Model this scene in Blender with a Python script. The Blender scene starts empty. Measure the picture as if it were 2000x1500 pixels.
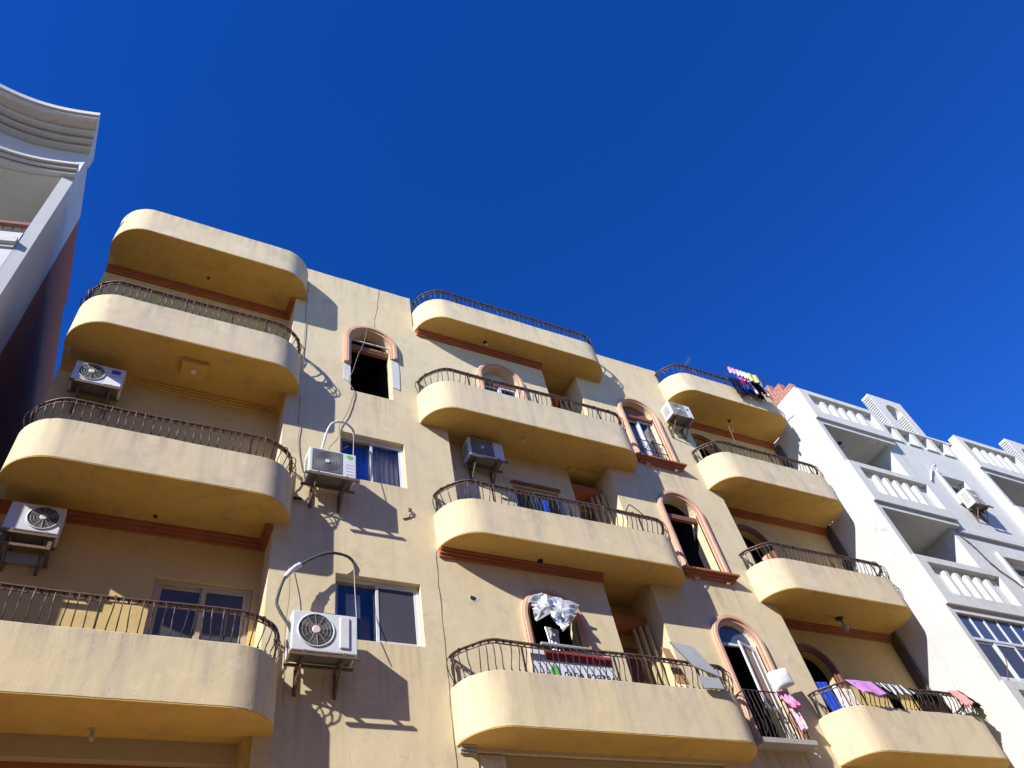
import bpy, bmesh, math, random
from mathutils import Vector, Matrix
from mathutils import noise as mnoise
R_ = math.radians
random.seed(7)
scene = bpy.context.scene
COL = scene.collection

# ------------------------------------------------------------------ camera
yaw, pitch, roll = 0.63596355, 0.85611598, -0.24990525
fwd = Vector((math.sin(yaw)*math.cos(pitch), math.cos(yaw)*math.cos(pitch), math.sin(pitch)))
r0 = Vector((math.cos(yaw), -math.sin(yaw), 0)); u0 = r0.cross(fwd)
rt = math.cos(roll)*r0 + math.sin(roll)*u0
up = -math.sin(roll)*r0 + math.cos(roll)*u0
cam = bpy.data.cameras.new('camera'); cam.sensor_width = 36; cam.lens = 36*1471.4288/2000
cam.clip_start = 0.05; cam.clip_end = 6000
cam_o = bpy.data.objects.new('camera', cam); COL.objects.link(cam_o)
m = Matrix((rt, up, -fwd)).transposed().to_4x4(); m.translation = (0, -9, 1.6)
cam_o.matrix_world = m
scene.camera = cam_o

# ------------------------------------------------------------------ sky and sun
SUN = Vector((1.95, 1.0, -1.38)).normalized()          # direction the light travels
sun_el = math.asin(-SUN.z); sun_az = math.atan2(-SUN.x, -SUN.y)
world = bpy.data.worlds.new('World'); scene.world = world; world.use_nodes = True
wn = world.node_tree; bgn = wn.nodes['Background']
sky = wn.nodes.new('ShaderNodeTexSky'); sky.sky_type = 'NISHITA'; sky.sun_disc = False
sky.sun_elevation = sun_el; sky.sun_rotation = sun_az
sky.altitude = 1500; sky.air_density = 1.0; sky.dust_density = 0.0; sky.ozone_density = 5.0
hs = wn.nodes.new('ShaderNodeHueSaturation'); hs.inputs['Saturation'].default_value = 1.27; hs.inputs['Hue'].default_value = 0.5215; hs.inputs['Value'].default_value = 1.07
wn.links.new(sky.outputs[0], hs.inputs['Color']); wn.links.new(hs.outputs[0], bgn.inputs[0])
bgn.inputs[1].default_value = 0.15
sl = bpy.data.lights.new('sun', 'SUN'); sl.energy = 5.0; sl.angle = R_(0.53); sl.color = (1, 0.975, 0.94)
so = bpy.data.objects.new('sun', sl); COL.objects.link(so)
so.rotation_euler = SUN.to_track_quat('-Z', 'Y').to_euler(); so.location = (-20, -12, 30)
scene.view_settings.view_transform = 'Standard'; scene.view_settings.look = 'None'
scene.view_settings.exposure = 0.5; scene.view_settings.gamma = 1.0
scene.view_settings.use_curve_mapping = False

# ------------------------------------------------------------------ materials
def new_mat(name):
    mt = bpy.data.materials.new(name); mt.use_nodes = True
    return mt, mt.node_tree, mt.node_tree.nodes['Principled BSDF']
def plain(name, col, rough=0.6, metal=0.0, spec=0.5, var=0.12, scale=6.0, bump=0.0):
    mt, t, b = new_mat(name)
    b.inputs['Roughness'].default_value = rough; b.inputs['Metallic'].default_value = metal
    b.inputs['Specular IOR Level'].default_value = spec
    g = t.nodes.new('ShaderNodeNewGeometry'); n = t.nodes.new('ShaderNodeTexNoise')
    n.inputs['Scale'].default_value = scale; n.inputs['Detail'].default_value = 5
    t.links.new(g.outputs['Position'], n.inputs['Vector'])
    mx = t.nodes.new('ShaderNodeMix'); mx.data_type = 'RGBA'
    mx.inputs[6].default_value = (*[c*(1-var) for c in col], 1)
    mx.inputs[7].default_value = (*[min(1, c*(1+var)) for c in col], 1)
    t.links.new(n.outputs['Fac'], mx.inputs[0]); t.links.new(mx.outputs[2], b.inputs['Base Color'])
    if bump:
        n2 = t.nodes.new('ShaderNodeTexNoise'); n2.inputs['Scale'].default_value = 60; n2.inputs['Detail'].default_value = 4
        t.links.new(g.outputs['Position'], n2.inputs['Vector'])
        bp = t.nodes.new('ShaderNodeBump'); bp.inputs['Strength'].default_value = bump; bp.inputs['Distance'].default_value = 0.01
        t.links.new(n2.outputs['Fac'], bp.inputs['Height']); t.links.new(bp.outputs[0], b.inputs['Normal'])
    return mt
def plaster(name, c1, c2, stain, stain_amt=0.35, bump=0.35, rough=0.92, streak=0.5, patch=0.0, cracks=0.0, rim=0.0, drips=()):
    """painted plaster: faded blotches, faint rain streaks, dirt patches, trowel relief"""
    mt, t, b = new_mat(name); b.inputs['Roughness'].default_value = rough
    b.inputs['Specular IOR Level'].default_value = 0.2
    L = t.links.new; N = t.nodes.new
    g = N('ShaderNodeNewGeometry')
    n1 = N('ShaderNodeTexNoise'); n1.inputs['Scale'].default_value = 0.9; n1.inputs['Detail'].default_value = 7; n1.inputs['Roughness'].default_value = 0.62
    L(g.outputs['Position'], n1.inputs['Vector'])
    r1 = N('ShaderNodeValToRGB'); r1.color_ramp.elements[0].position = 0.36; r1.color_ramp.elements[1].position = 0.64
    r1.color_ramp.elements[0].color = (*c1, 1); r1.color_ramp.elements[1].color = (*c2, 1)
    L(n1.outputs['Fac'], r1.inputs[0])
    mp = N('ShaderNodeMapping'); mp.inputs['Scale'].default_value = (5.5, 5.5, 0.45)
    L(g.outputs['Position'], mp.inputs[0])
    n2 = N('ShaderNodeTexNoise'); n2.inputs['Scale'].default_value = 1.0; n2.inputs['Detail'].default_value = 6
    L(mp.outputs[0], n2.inputs['Vector'])
    n3 = N('ShaderNodeTexNoise'); n3.inputs['Scale'].default_value = 2.3; n3.inputs['Detail'].default_value = 8; n3.inputs['Roughness'].default_value = 0.7
    L(g.outputs['Position'], n3.inputs['Vector'])
    r2 = N('ShaderNodeValToRGB'); r2.color_ramp.elements[0].position = 0.5; r2.color_ramp.elements[1].position = 0.78
    r2.color_ramp.elements[0].color = (0, 0, 0, 1); r2.color_ramp.elements[1].color = (streak,)*3 + (1,)
    L(n2.outputs['Fac'], r2.inputs[0])
    r3 = N('ShaderNodeValToRGB'); r3.color_ramp.elements[0].position = 0.52; r3.color_ramp.elements[1].position = 0.75
    r3.color_ramp.elements[0].color = (0, 0, 0, 1); r3.color_ramp.elements[1].color = (1, 1, 1, 1)
    L(n3.outputs['Fac'], r3.inputs[0])
    ad = N('ShaderNodeMath'); ad.operation = 'ADD'; ad.use_clamp = True; L(r2.outputs[0], ad.inputs[0]); L(r3.outputs[0], ad.inputs[1])
    ml = N('ShaderNodeMath'); ml.operation = 'MULTIPLY'; ml.inputs[1].default_value = stain_amt; L(ad.outputs[0], ml.inputs[0])
    mx = N('ShaderNodeMix'); mx.data_type = 'RGBA'; L(ml.outputs[0], mx.inputs[0]); L(r1.outputs[0], mx.inputs[6])
    mx.inputs[7].default_value = (*stain, 1); col = mx.outputs[2]
    if patch:       # repainted or bare lighter patches with hard-ish borders
        np_ = N('ShaderNodeTexNoise'); np_.inputs['Scale'].default_value = 1.6; np_.inputs['Detail'].default_value = 9; np_.inputs['Roughness'].default_value = 0.66
        ofs = N('ShaderNodeVectorMath'); ofs.operation = 'ADD'; ofs.inputs[1].default_value = (31.7, 11.3, 5.9)
        L(g.outputs['Position'], ofs.inputs[0]); L(ofs.outputs[0], np_.inputs['Vector'])
        rp = N('ShaderNodeValToRGB'); rp.color_ramp.elements[0].position = 0.60; rp.color_ramp.elements[1].position = 0.645
        rp.color_ramp.elements[0].color = (0, 0, 0, 1); rp.color_ramp.elements[1].color = (patch,)*3+(1,)
        L(np_.outputs['Fac'], rp.inputs[0])
        m2 = N('ShaderNodeMix'); m2.data_type = 'RGBA'; L(rp.outputs[0], m2.inputs[0]); L(col, m2.inputs[6])
        m2.inputs[7].default_value = (min(1, c2[0]*1.10), min(1, c2[1]*1.12), min(1, c2[2]*1.30), 1); col = m2.outputs[2]
    if cracks:      # hairline cracks, only where a mask lets them show
        nd = N('ShaderNodeTexNoise'); nd.inputs['Scale'].default_value = 2.2; nd.inputs['Detail'].default_value = 5
        L(g.outputs['Position'], nd.inputs['Vector'])
        sc_ = N('ShaderNodeVectorMath'); sc_.operation = 'MULTIPLY_ADD'; sc_.inputs[1].default_value = (0.5, 0.5, 0.5); L(nd.outputs['Color'], sc_.inputs[0]); L(g.outputs['Position'], sc_.inputs[2])
        vo = N('ShaderNodeTexVoronoi'); vo.feature = 'DISTANCE_TO_EDGE'; vo.inputs['Scale'].default_value = 0.85; L(sc_.outputs[0], vo.inputs['Vector'])
        lt = N('ShaderNodeMath'); lt.operation = 'LESS_THAN'; lt.inputs[1].default_value = 0.0045; L(vo.outputs['Distance'], lt.inputs[0])
        rk = N('ShaderNodeValToRGB'); rk.color_ramp.elements[0].position = 0.50; rk.color_ramp.elements[1].position = 0.58
        L(n1.outputs['Fac'], rk.inputs[0])
        mk = N('ShaderNodeMath'); mk.operation = 'MULTIPLY'; L(lt.outputs[0], mk.inputs[0]); L(rk.outputs[0], mk.inputs[1])
        mk2 = N('ShaderNodeMath'); mk2.operation = 'MULTIPLY'; mk2.inputs[1].default_value = cracks; L(mk.outputs[0], mk2.inputs[0])
        m3 = N('ShaderNodeMix'); m3.data_type = 'RGBA'; L(mk2.outputs[0], m3.inputs[0]); L(col, m3.inputs[6])
        m3.inputs[7].default_value = (*[c*0.45 for c in stain], 1); col = m3.outputs[2]
    def math_(op, a, c=None, clamp=False):
        q = N('ShaderNodeMath'); q.operation = op; q.use_clamp = clamp
        for i_, v_ in enumerate((a, c)):
            if v_ is None: continue
            if isinstance(v_, (int, float)): q.inputs[i_].default_value = v_
            else: L(v_, q.inputs[i_])
        return q.outputs[0]
    if rim or drips:
        md_ = N('ShaderNodeMapping'); md_.inputs['Scale'].default_value = (11, 11, 0.5); L(g.outputs['Position'], md_.inputs[0])
        nd_ = N('ShaderNodeTexNoise'); nd_.inputs['Scale'].default_value = 1; nd_.inputs['Detail'].default_value = 7; nd_.inputs['Roughness'].default_value = 0.6
        L(md_.outputs[0], nd_.inputs['Vector'])
        sx_ = N('ShaderNodeSeparateXYZ'); L(g.outputs['Position'], sx_.inputs[0])
        st_ = math_('MULTIPLY', math_('SUBTRACT', nd_.outputs['Fac'], 0.47), 5.0, True)     # separate runs of dirt
    if rim:         # rain runs below the coping
        tc = N('ShaderNodeTexCoord'); sg = N('ShaderNodeSeparateXYZ'); L(tc.outputs['Generated'], sg.inputs[0])
        fade = math_('POWER', sg.outputs[2], 2.2)
        m4 = N('ShaderNodeMix'); m4.data_type = 'RGBA'; L(math_('MULTIPLY', math_('MULTIPLY', st_, fade), rim), m4.inputs[0]); L(col, m4.inputs[6])
        m4.inputs[7].default_value = (*[c*0.72 for c in stain], 1); col = m4.outputs[2]
    for (dx0, dx1, dz, dl, da) in drips:
        inx = math_('MULTIPLY', math_('MULTIPLY', math_('SUBTRACT', sx_.outputs[0], dx0), 12.0, True), math_('MULTIPLY', math_('SUBTRACT', dx1, sx_.outputs[0]), 12.0, True))
        tz = math_('DIVIDE', math_('SUBTRACT', sx_.outputs[2], dz-dl), dl, True)
        below = math_('LESS_THAN', sx_.outputs[2], dz)
        mk_ = math_('MULTIPLY', math_('MULTIPLY', inx, below), math_('MULTIPLY', tz, math_('ADD', st_, 0.15)))
        m5 = N('ShaderNodeMix'); m5.data_type = 'RGBA'; L(math_('MULTIPLY', mk_, da), m5.inputs[0]); L(col, m5.inputs[6])
        m5.inputs[7].default_value = (stain[0]*0.75, stain[1]*0.62, stain[2]*0.5, 1); col = m5.outputs[2]
    L(col, b.inputs['Base Color'])
    n4 = N('ShaderNodeTexNoise'); n4.inputs['Scale'].default_value = 45; n4.inputs['Detail'].default_value = 6
    L(g.outputs['Position'], n4.inputs['Vector'])
    n5 = N('ShaderNodeTexNoise'); n5.inputs['Scale'].default_value = 3.5; n5.inputs['Detail'].default_value = 4
    L(g.outputs['Position'], n5.inputs['Vector'])
    b1 = N('ShaderNodeBump'); b1.inputs['Strength'].default_value = bump; b1.inputs['Distance'].default_value = 0.006
    L(n4.outputs['Fac'], b1.inputs['Height'])
    b2 = N('ShaderNodeBump'); b2.inputs['Strength'].default_value = bump; b2.inputs['Distance'].default_value = 0.022
    L(n5.outputs['Fac'], b2.inputs['Height']); L(b1.outputs[0], b2.inputs['Normal']); L(b2.outputs[0], b.inputs['Normal'])
    return mt
def brickmat(name, c1, c2, mortar, axis, row=0.072, mort=0.009):
    mt, t, b = new_mat(name); b.inputs['Roughness'].default_value = 0.95
    L = t.links.new; N = t.nodes.new
    g = N('ShaderNodeNewGeometry'); sp = N('ShaderNodeSeparateXYZ'); cb = N('ShaderNodeCombineXYZ')
    L(g.outputs['Position'], sp.inputs[0]); L(sp.outputs[axis], cb.inputs[0]); L(sp.outputs[2], cb.inputs[1])
    bk = N('ShaderNodeTexBrick'); bk.inputs['Scale'].default_value = 1; bk.inputs['Brick Width'].default_value = 0.22
    bk.inputs['Row Height'].default_value = row; bk.inputs['Mortar Size'].default_value = mort
    bk.inputs['Color1'].default_value = (*c1, 1); bk.inputs['Color2'].default_value = (*c2, 1); bk.inputs['Mortar'].default_value = (*mortar, 1)
    L(cb.outputs[0], bk.inputs['Vector']); L(bk.outputs['Color'], b.inputs['Base Color'])
    bp = N('ShaderNodeBump'); bp.invert = True; bp.inputs['Distance'].default_value = 0.01; bp.inputs['Strength'].default_value = 0.7
    L(bk.outputs['Fac'], bp.inputs['Height']); L(bp.outputs[0], b.inputs['Normal'])
    return mt
def glassmat(name, tint, rough=0.03):
    mt, t, b = new_mat(name)
    b.inputs['Base Color'].default_value = (*tint, 1); b.inputs['Roughness'].default_value = rough
    b.inputs['IOR'].default_value = 1.52; b.inputs['Transmission Weight'].default_value = 1.0
    b.inputs['Specular IOR Level'].default_value = 0.9
    n = t.nodes.new('ShaderNodeTexNoise'); n.inputs['Scale'].default_value = 1.7
    bp = t.nodes.new('ShaderNodeBump'); bp.inputs['Strength'].default_value = 0.05
    t.links.new(n.outputs['Fac'], bp.inputs['Height']); t.links.new(bp.outputs[0], b.inputs['Normal'])
    return mt
def stripes(name, ca, cb_, axis, per):
    mt, t, b = new_mat(name); b.inputs['Roughness'].default_value = 0.9
    g = t.nodes.new('ShaderNodeNewGeometry'); sp = t.nodes.new('ShaderNodeSeparateXYZ')
    t.links.new(g.outputs['Position'], sp.inputs[0])
    a = t.nodes.new('ShaderNodeMath'); a.operation = 'PINGPONG'; a.inputs[1].default_value = per
    t.links.new(sp.outputs[axis], a.inputs[0])
    c = t.nodes.new('ShaderNodeMath'); c.operation = 'GREATER_THAN'; c.inputs[1].default_value = per*0.42
    t.links.new(a.outputs[0], c.inputs[0])
    mx = t.nodes.new('ShaderNodeMix'); mx.data_type = 'RGBA'; mx.inputs[6].default_value = (*ca, 1); mx.inputs[7].default_value = (*cb_, 1)
    t.links.new(c.outputs[0], mx.inputs[0]); t.links.new(mx.outputs[2], b.inputs['Base Color'])
    return mt
M = {}
M['wall'] = plaster('faded_cream_plaster', (0.658, 0.547, 0.328), (0.70, 0.59, 0.372), (0.45, 0.375, 0.235), 0.62, patch=0.45, cracks=0.22, drips=((2.1, 2.9, 10.15, 1.5, 0.55), (2.0, 2.9, 7.0, 1.4, 0.6), (2.72, 3.95, 10.60, 0.8, 0.45), (2.68, 4.0, 7.55, 0.9, 0.45), (2.85, 3.8, 12.9, 1.0, 0.5), (9.45, 10.85, 12.80, 0.9, 0.5), (9.5, 10.85, 9.72, 0.9, 0.5), (9.5, 10.75, 6.36, 1.2, 0.6), (1.9, 4.3, 16.83, 0.9, 0.35), (9.4, 11.5, 16.83, 0.9, 0.35)))
M['parapet'] = plaster('faded_beige_plaster', (0.655, 0.54, 0.36), (0.70, 0.582, 0.345), (0.47, 0.405, 0.30), 0.75, patch=0.5, cracks=0.10, streak=0.8, rim=0.55)
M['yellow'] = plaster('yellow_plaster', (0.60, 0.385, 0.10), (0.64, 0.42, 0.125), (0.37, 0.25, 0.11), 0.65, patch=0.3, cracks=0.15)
M['loggia'] = plaster('cream_yellow_plaster', (0.62, 0.45, 0.18), (0.66, 0.49, 0.21), (0.44, 0.32, 0.15), 0.6, patch=0.3, cracks=0.15)
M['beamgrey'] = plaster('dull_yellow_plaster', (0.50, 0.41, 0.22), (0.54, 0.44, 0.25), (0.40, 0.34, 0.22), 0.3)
M['trim'] = plaster('terracotta_paint', (0.37, 0.125, 0.058), (0.43, 0.155, 0.072), (0.28, 0.12, 0.07), 0.3)
M['surround'] = plaster('pink_terracotta_paint', (0.60, 0.35, 0.225), (0.66, 0.43, 0.30), (0.48, 0.31, 0.22), 0.4)
M['white'] = plaster('white_paint_toned_for_sun', (0.53, 0.53, 0.495), (0.57, 0.565, 0.53), (0.46, 0.45, 0.40), 0.45, bump=0.2, cracks=0.4, streak=0.7)  # same paint as whitefront, darkened so sunlit side walls do not overexpose
M['whitefront'] = plaster('white_paint_front', (0.61, 0.60, 0.545), (0.65, 0.64, 0.585), (0.49, 0.475, 0.42), 0.5, bump=0.2, cracks=0.3, streak=0.9)  # same white paint, lighter copy for fronts that get less sun
M['cream'] = plaster('cream_inner_paint', (0.66, 0.58, 0.42), (0.70, 0.62, 0.46), (0.55, 0.48, 0.36), 0.25, bump=0.2)
M['ochre'] = plaster('ochre_wall_paint', (0.62, 0.42, 0.25), (0.66, 0.46, 0.28), (0.5, 0.36, 0.24), 0.3)
M['patch'] = plaster('bare_white_plaster_patch', (0.58, 0.56, 0.52), (0.66, 0.64, 0.60), (0.42, 0.38, 0.32), 0.7)
M['cement'] = plaster('grey_cement', (0.36, 0.34, 0.31), (0.44, 0.42, 0.38), (0.24, 0.22, 0.2), 0.5, bump=0.6)
M['darkcement'] = plaster('dark_cement_joint', (0.10, 0.085, 0.07), (0.13, 0.11, 0.09), (0.07, 0.06, 0.05), 0.5, bump=0.6)
M['brickdark'] = brickmat('dark_red_brick', (0.42, 0.11, 0.04), (0.33, 0.085, 0.03), (0.22, 0.13, 0.08), 1)
M['brickred'] = brickmat('red_brick', (0.33, 0.10, 0.065), (0.40, 0.14, 0.085), (0.46, 0.29, 0.22), 1, 0.09, 0.014)
M['iron'] = plain('dark_wrought_iron', (0.05, 0.038, 0.03), 0.55, 0.3, var=0.35, scale=30)
M['rust'] = plain('rusty_brown_rail', (0.15, 0.095, 0.07), 0.6, 0.2, var=0.3, scale=20)
M['rustbr'] = plain('rusty_steel_bracket', (0.17, 0.11, 0.075), 0.7, 0.3, var=0.4, scale=25)
M['acwhite'] = plain('white_enamelled_steel', (0.66, 0.665, 0.65), 0.45, var=0.14)
M['acgrey'] = plain('dark_grey_grille', (0.14, 0.14, 0.13), 0.5, var=0.15)
M['acdark'] = plain('dark_fan_cavity', (0.05, 0.052, 0.042), 0.7)
M['acwire'] = plain('pale_wire_guard', (0.42, 0.42, 0.38), 0.5)
M['hubred'] = plain('dull_red_hub', (0.30, 0.10, 0.085), 0.6)
M['hubwhite'] = plain('white_hub', (0.66, 0.60, 0.56), 0.6)
M['green'] = plain('green_sticker', (0.16, 0.55, 0.10), 0.5, var=0.3, scale=40)
M['bluestk'] = plain('blue_sticker', (0.02, 0.09, 0.45), 0.5)
M['paper'] = plain('white_paper_label', (0.75, 0.78, 0.8), 0.6, var=0.2, scale=60)
M['alu'] = plain('white_aluminium', (0.66, 0.67, 0.67), 0.35, var=0.05)
M['greyalu'] = plain('grey_aluminium', (0.30, 0.29, 0.27), 0.4, var=0.08)
M['beigefr'] = plain('dusty_beige_frame', (0.46, 0.38, 0.27), 0.5, var=0.15)
M['brownfr'] = plain('brown_painted_frame', (0.22, 0.085, 0.05), 0.5, var=0.2)
M['wood'] = plain('brown_wood_door', (0.24, 0.11, 0.05), 0.5, var=0.25, scale=8)
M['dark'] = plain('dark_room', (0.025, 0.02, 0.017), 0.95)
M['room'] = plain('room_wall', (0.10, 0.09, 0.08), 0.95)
M['glass'] = glassmat('window_glass', (0.86, 0.88, 0.92))
M['darkglass'] = plain('dark_reflective_glass', (0.075, 0.07, 0.072), 0.08, spec=0.35, var=0.3, scale=1.2)
M['blueglass'] = plain('blue_reflective_glass', (0.07, 0.09, 0.13), 0.06, spec=0.7, var=0.3, scale=1.0)
M['curtgrey'] = plain('grey_brown_curtain', (0.46, 0.42, 0.36), 0.95, var=0.2)
M['curtblue'] = plain('royal_blue_curtain', (0.03, 0.085, 0.60), 0.9, var=0.25)
M['curtwhite'] = plain('white_net_curtain', (0.55, 0.56, 0.58), 0.95, var=0.1)
M['hosewhite'] = plain('white_insulation_hose', (0.62, 0.62, 0.60), 0.7, var=0.2, scale=30)
M['hosedark'] = plain('dark_insulation_hose', (0.07, 0.075, 0.07), 0.8, var=0.5, scale=14)
M['cable'] = plain('grey_cable', (0.20, 0.17, 0.13), 0.8)
M['cablelight'] = plain('pale_cord', (0.5, 0.44, 0.36), 0.8)
M['crack'] = plain('dark_crack', (0.10, 0.075, 0.045), 1.0)
M['black'] = plain('black_plastic', (0.02, 0.02, 0.022), 0.5)
M['bulb'] = plain('frosted_bulb_glass', (0.45, 0.43, 0.38), 0.3)
M['foil'] = plain('silver_foil_sheet', (0.62, 0.64, 0.66), 0.38, 0.45, var=0.1)
M['sheet'] = plain('grey_sheet_metal', (0.42, 0.42, 0.40), 0.5, 0.15, var=0.1)
M['plywood'] = plain('plywood', (0.46, 0.26, 0.13), 0.8, var=0.2)
for nm, c in dict(pink=(0.72, 0.34, 0.52), hotpink=(0.78, 0.16, 0.42), palepink=(0.80, 0.52, 0.60), purple=(0.52, 0.24, 0.52), white=(0.74, 0.74, 0.74),
                  yellow=(0.62, 0.60, 0.22), navy=(0.012, 0.016, 0.05), blue=(0.02, 0.06, 0.36), black=(0.012, 0.012, 0.013), brown=(0.035, 0.022, 0.018),
                  red=(0.42, 0.07, 0.06), salmon=(0.66, 0.28, 0.26), green=(0.30, 0.36, 0.26), cream=(0.62, 0.55, 0.45), denim=(0.03, 0.04, 0.075)).items():
    M['cloth_'+nm] = plain('cloth_'+nm, c, 0.95, spec=0.1, var=0.15, scale=12, bump=0.2)
M['stripe'] = stripes('striped_cloth', (0.70, 0.70, 0.66), (0.02, 0.02, 0.02), 0, 0.05)
M['bannerwhite'] = plain('white_banner_vinyl', (0.70, 0.74, 0.76), 0.5, var=0.04)
M['bannerred'] = plain('red_banner_print', (0.36, 0.03, 0.035), 0.5, var=0.1)
M['bannergreen'] = plain('green_banner_print', (0.18, 0.50, 0.12), 0.5)
M['bannerblack'] = plain('black_banner_print', (0.03, 0.03, 0.035), 0.5)
M['sand'] = plaster('dusty_sand_ground', (0.46, 0.33, 0.195), (0.51, 0.375, 0.225), (0.36, 0.26, 0.16), 0.4, bump=0.8)

# ------------------------------------------------------------------ helpers
def tag(o, label=None, cat=None, group=None, kind=None):
    if label: o['label'] = label
    if cat: o['category'] = cat
    if group: o['group'] = group
    if kind: o['kind'] = kind
    return o
def empty(name, loc=(0, 0, 0), label=None, cat=None, group=None):
    o = bpy.data.objects.new(name, None); COL.objects.link(o); o.location = loc; o.empty_display_size = 0.2
    return tag(o, label, cat, group)
def link(name, me, mat, parent=None, smooth=False):
    me.materials.clear(); me.materials.append(mat)
    if smooth:
        for p in me.polygons: p.use_smooth = True
    o = bpy.data.objects.new(name, me); COL.objects.link(o)
    if parent is not None:
        o.parent = parent
        # meshes are written in world coordinates: undo the ancestors' offset
        off = Vector((0, 0, 0)); q = parent
        while q is not None: off += q.location; q = q.parent
        o.location = -off
    return o
class MB:
    def __init__(s): s.v = []; s.f = []
    def add(s, vs, fs):
        n = len(s.v); s.v += [tuple(v) for v in vs]; s.f += [tuple(i+n for i in f) for f in fs]; return s
    def box(s, x0, x1, y0, y1, z0, z1):
        vs = [(x, y, z) for z in (z0, z1) for y in (y0, y1) for x in (x0, x1)]
        return s.add(vs, [(0, 2, 3, 1), (4, 5, 7, 6), (0, 1, 5, 4), (2, 6, 7, 3), (0, 4, 6, 2), (1, 3, 7, 5)])
    def hexa(s, b, t):            # two quads (lists of 4 points) joined
        return s.add(list(b)+list(t), [(3, 2, 1, 0), (4, 5, 6, 7), (0, 1, 5, 4), (1, 2, 6, 5), (2, 3, 7, 6), (3, 0, 4, 7)])
    def prism(s, pts, z0, z1):    # plan polygon, simple
        n = len(pts)
        return s.add([(x, y, z0) for x, y in pts]+[(x, y, z1) for x, y in pts],
                     [tuple(reversed(range(n))), tuple(range(n, 2*n))]+[(i, (i+1) % n, (i+1) % n+n, i+n) for i in range(n)])
    def prism_y(s, pts, y0, y1):  # xz polygon
        n = len(pts)
        return s.add([(x, y0, z) for x, z in pts]+[(x, y1, z) for x, z in pts],
                     [tuple(range(n)), tuple(reversed(range(n, 2*n)))]+[(i+n, (i+1) % n+n, (i+1) % n, i) for i in range(n)])
    def tube(s, pts, r, k=6, closed=False):
        pts = [Vector(p) for p in pts]; n = len(pts); rings = []
        ref = Vector((0.3, 0.2, 1)).normalized()
        for i, p in enumerate(pts):
            a = pts[i-1] if (i > 0 or closed) else p; b = pts[(i+1) % n] if (i < n-1 or closed) else p
            d = (b-a).normalized(); u = d.cross(ref)
            if u.length < 1e-3: u = d.cross(Vector((1, 0, 0)))
            u.normalize(); w = d.cross(u)
            rr = r[i] if isinstance(r, (list, tuple)) else r
            rings.append([p+u*math.cos(2*math.pi*j/k)*rr+w*math.sin(2*math.pi*j/k)*rr for j in range(k)])
        vs = [q for ring in rings for q in ring]; fs = []
        for i in range(n if closed else n-1):
            for j in range(k):
                a = i*k+j; b = i*k+(j+1) % k; i2 = (i+1) % n
                fs.append((a, b, i2*k+(j+1) % k, i2*k+j))
        if not closed: fs += [tuple(reversed(range(k))), tuple(range((n-1)*k, n*k))]
        return s.add(vs, fs)
    def ring(s, path, profile, closed=False):
        """path: list of (origin, axis_u, axis_v); profile closed polygon of (u,v)"""
        k = len(profile); vs = []; n = len(path)
        for o, u, v in path:
            for a, b in profile: vs.append(Vector(o)+Vector(u)*a+Vector(v)*b)
        fs = []
        for i in range(n if closed else n-1):
            for j in range(k):
                i2 = (i+1) % n
                fs.append((i*k+j, i*k+(j+1) % k, i2*k+(j+1) % k, i2*k+j))
        if not closed: fs += [tuple(reversed(range(k))), tuple(range((n-1)*k, n*k))]
        return s.add(vs, fs)
    def disc(s, c, r, y0, y1, n=24, r1=None):   # disc facing -y
        pts = [(c[0]+r*math.cos(2*math.pi*i/n), c[1]+r*math.sin(2*math.pi*i/n)) for i in range(n)]
        r1 = r if r1 is None else r1
        p2 = [(c[0]+r1*math.cos(2*math.pi*i/n), c[1]+r1*math.sin(2*math.pi*i/n)) for i in range(n)]
        return s.add([(x, y0, z) for x, z in p2]+[(x, y1, z) for x, z in pts],
                     [tuple(range(n)), tuple(reversed(range(n, 2*n)))]+[(i+n, (i+1) % n+n, (i+1) % n, i) for i in range(n)])
    def mesh(s, name):
        me = bpy.data.meshes.new(name); me.from_pydata(s.v, [], s.f)
        bm = bmesh.new(); bm.from_mesh(me); bmesh.ops.recalc_face_normals(bm, faces=bm.faces); bm.to_mesh(me); bm.free()
        return me
    def build(s, name, mat, parent=None, smooth=False, bevel=0):
        o = link(name, s.mesh(name), M[mat] if isinstance(mat, str) else mat, parent, smooth)
        if bevel:
            md = o.modifiers.new('bevel', 'BEVEL'); md.width = bevel; md.segments = 2; md.limit_method = 'ANGLE'; md.angle_limit = R_(50)
        return o
def B(name, mat, parent, *a, bevel=0): return MB().box(*a).build(name, mat, parent, bevel=bevel)
def panel(outer, holes, y0, y1):
    """wall panel in the xz plane with real openings, front face at y0, back at y1"""
    bm = bmesh.new(); es = []
    for loop in [outer]+holes:
        vs = [bm.verts.new((x, y0, z)) for x, z in loop]
        es += [bm.edges.new((vs[i], vs[(i+1) % len(vs)])) for i in range(len(vs))]
    bmesh.ops.triangle_fill(bm, use_beauty=True, use_dissolve=False, edges=es)
    fs = list(bm.faces)
    ext = bmesh.ops.extrude_face_region(bm, geom=fs)
    bmesh.ops.translate(bm, vec=(0, y1-y0, 0), verts=[v for v in ext['geom'] if isinstance(v, bmesh.types.BMVert)])
    bmesh.ops.recalc_face_normals(bm, faces=bm.faces)
    me = bpy.data.meshes.new('wall'); bm.to_mesh(me); bm.free(); return me
def rect(x0, x1, z0, z1): return [(x0, z0), (x1, z0), (x1, z1), (x0, z1)]
def arch(cx, hw, z0, zs, n=14, rise=None):
    rise = hw if rise is None else rise
    return [(cx-hw, z0), (cx+hw, z0)]+[(cx+hw*math.cos(math.pi*i/n), zs+rise*math.sin(math.pi*i/n)) for i in range(n+1)]
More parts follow.
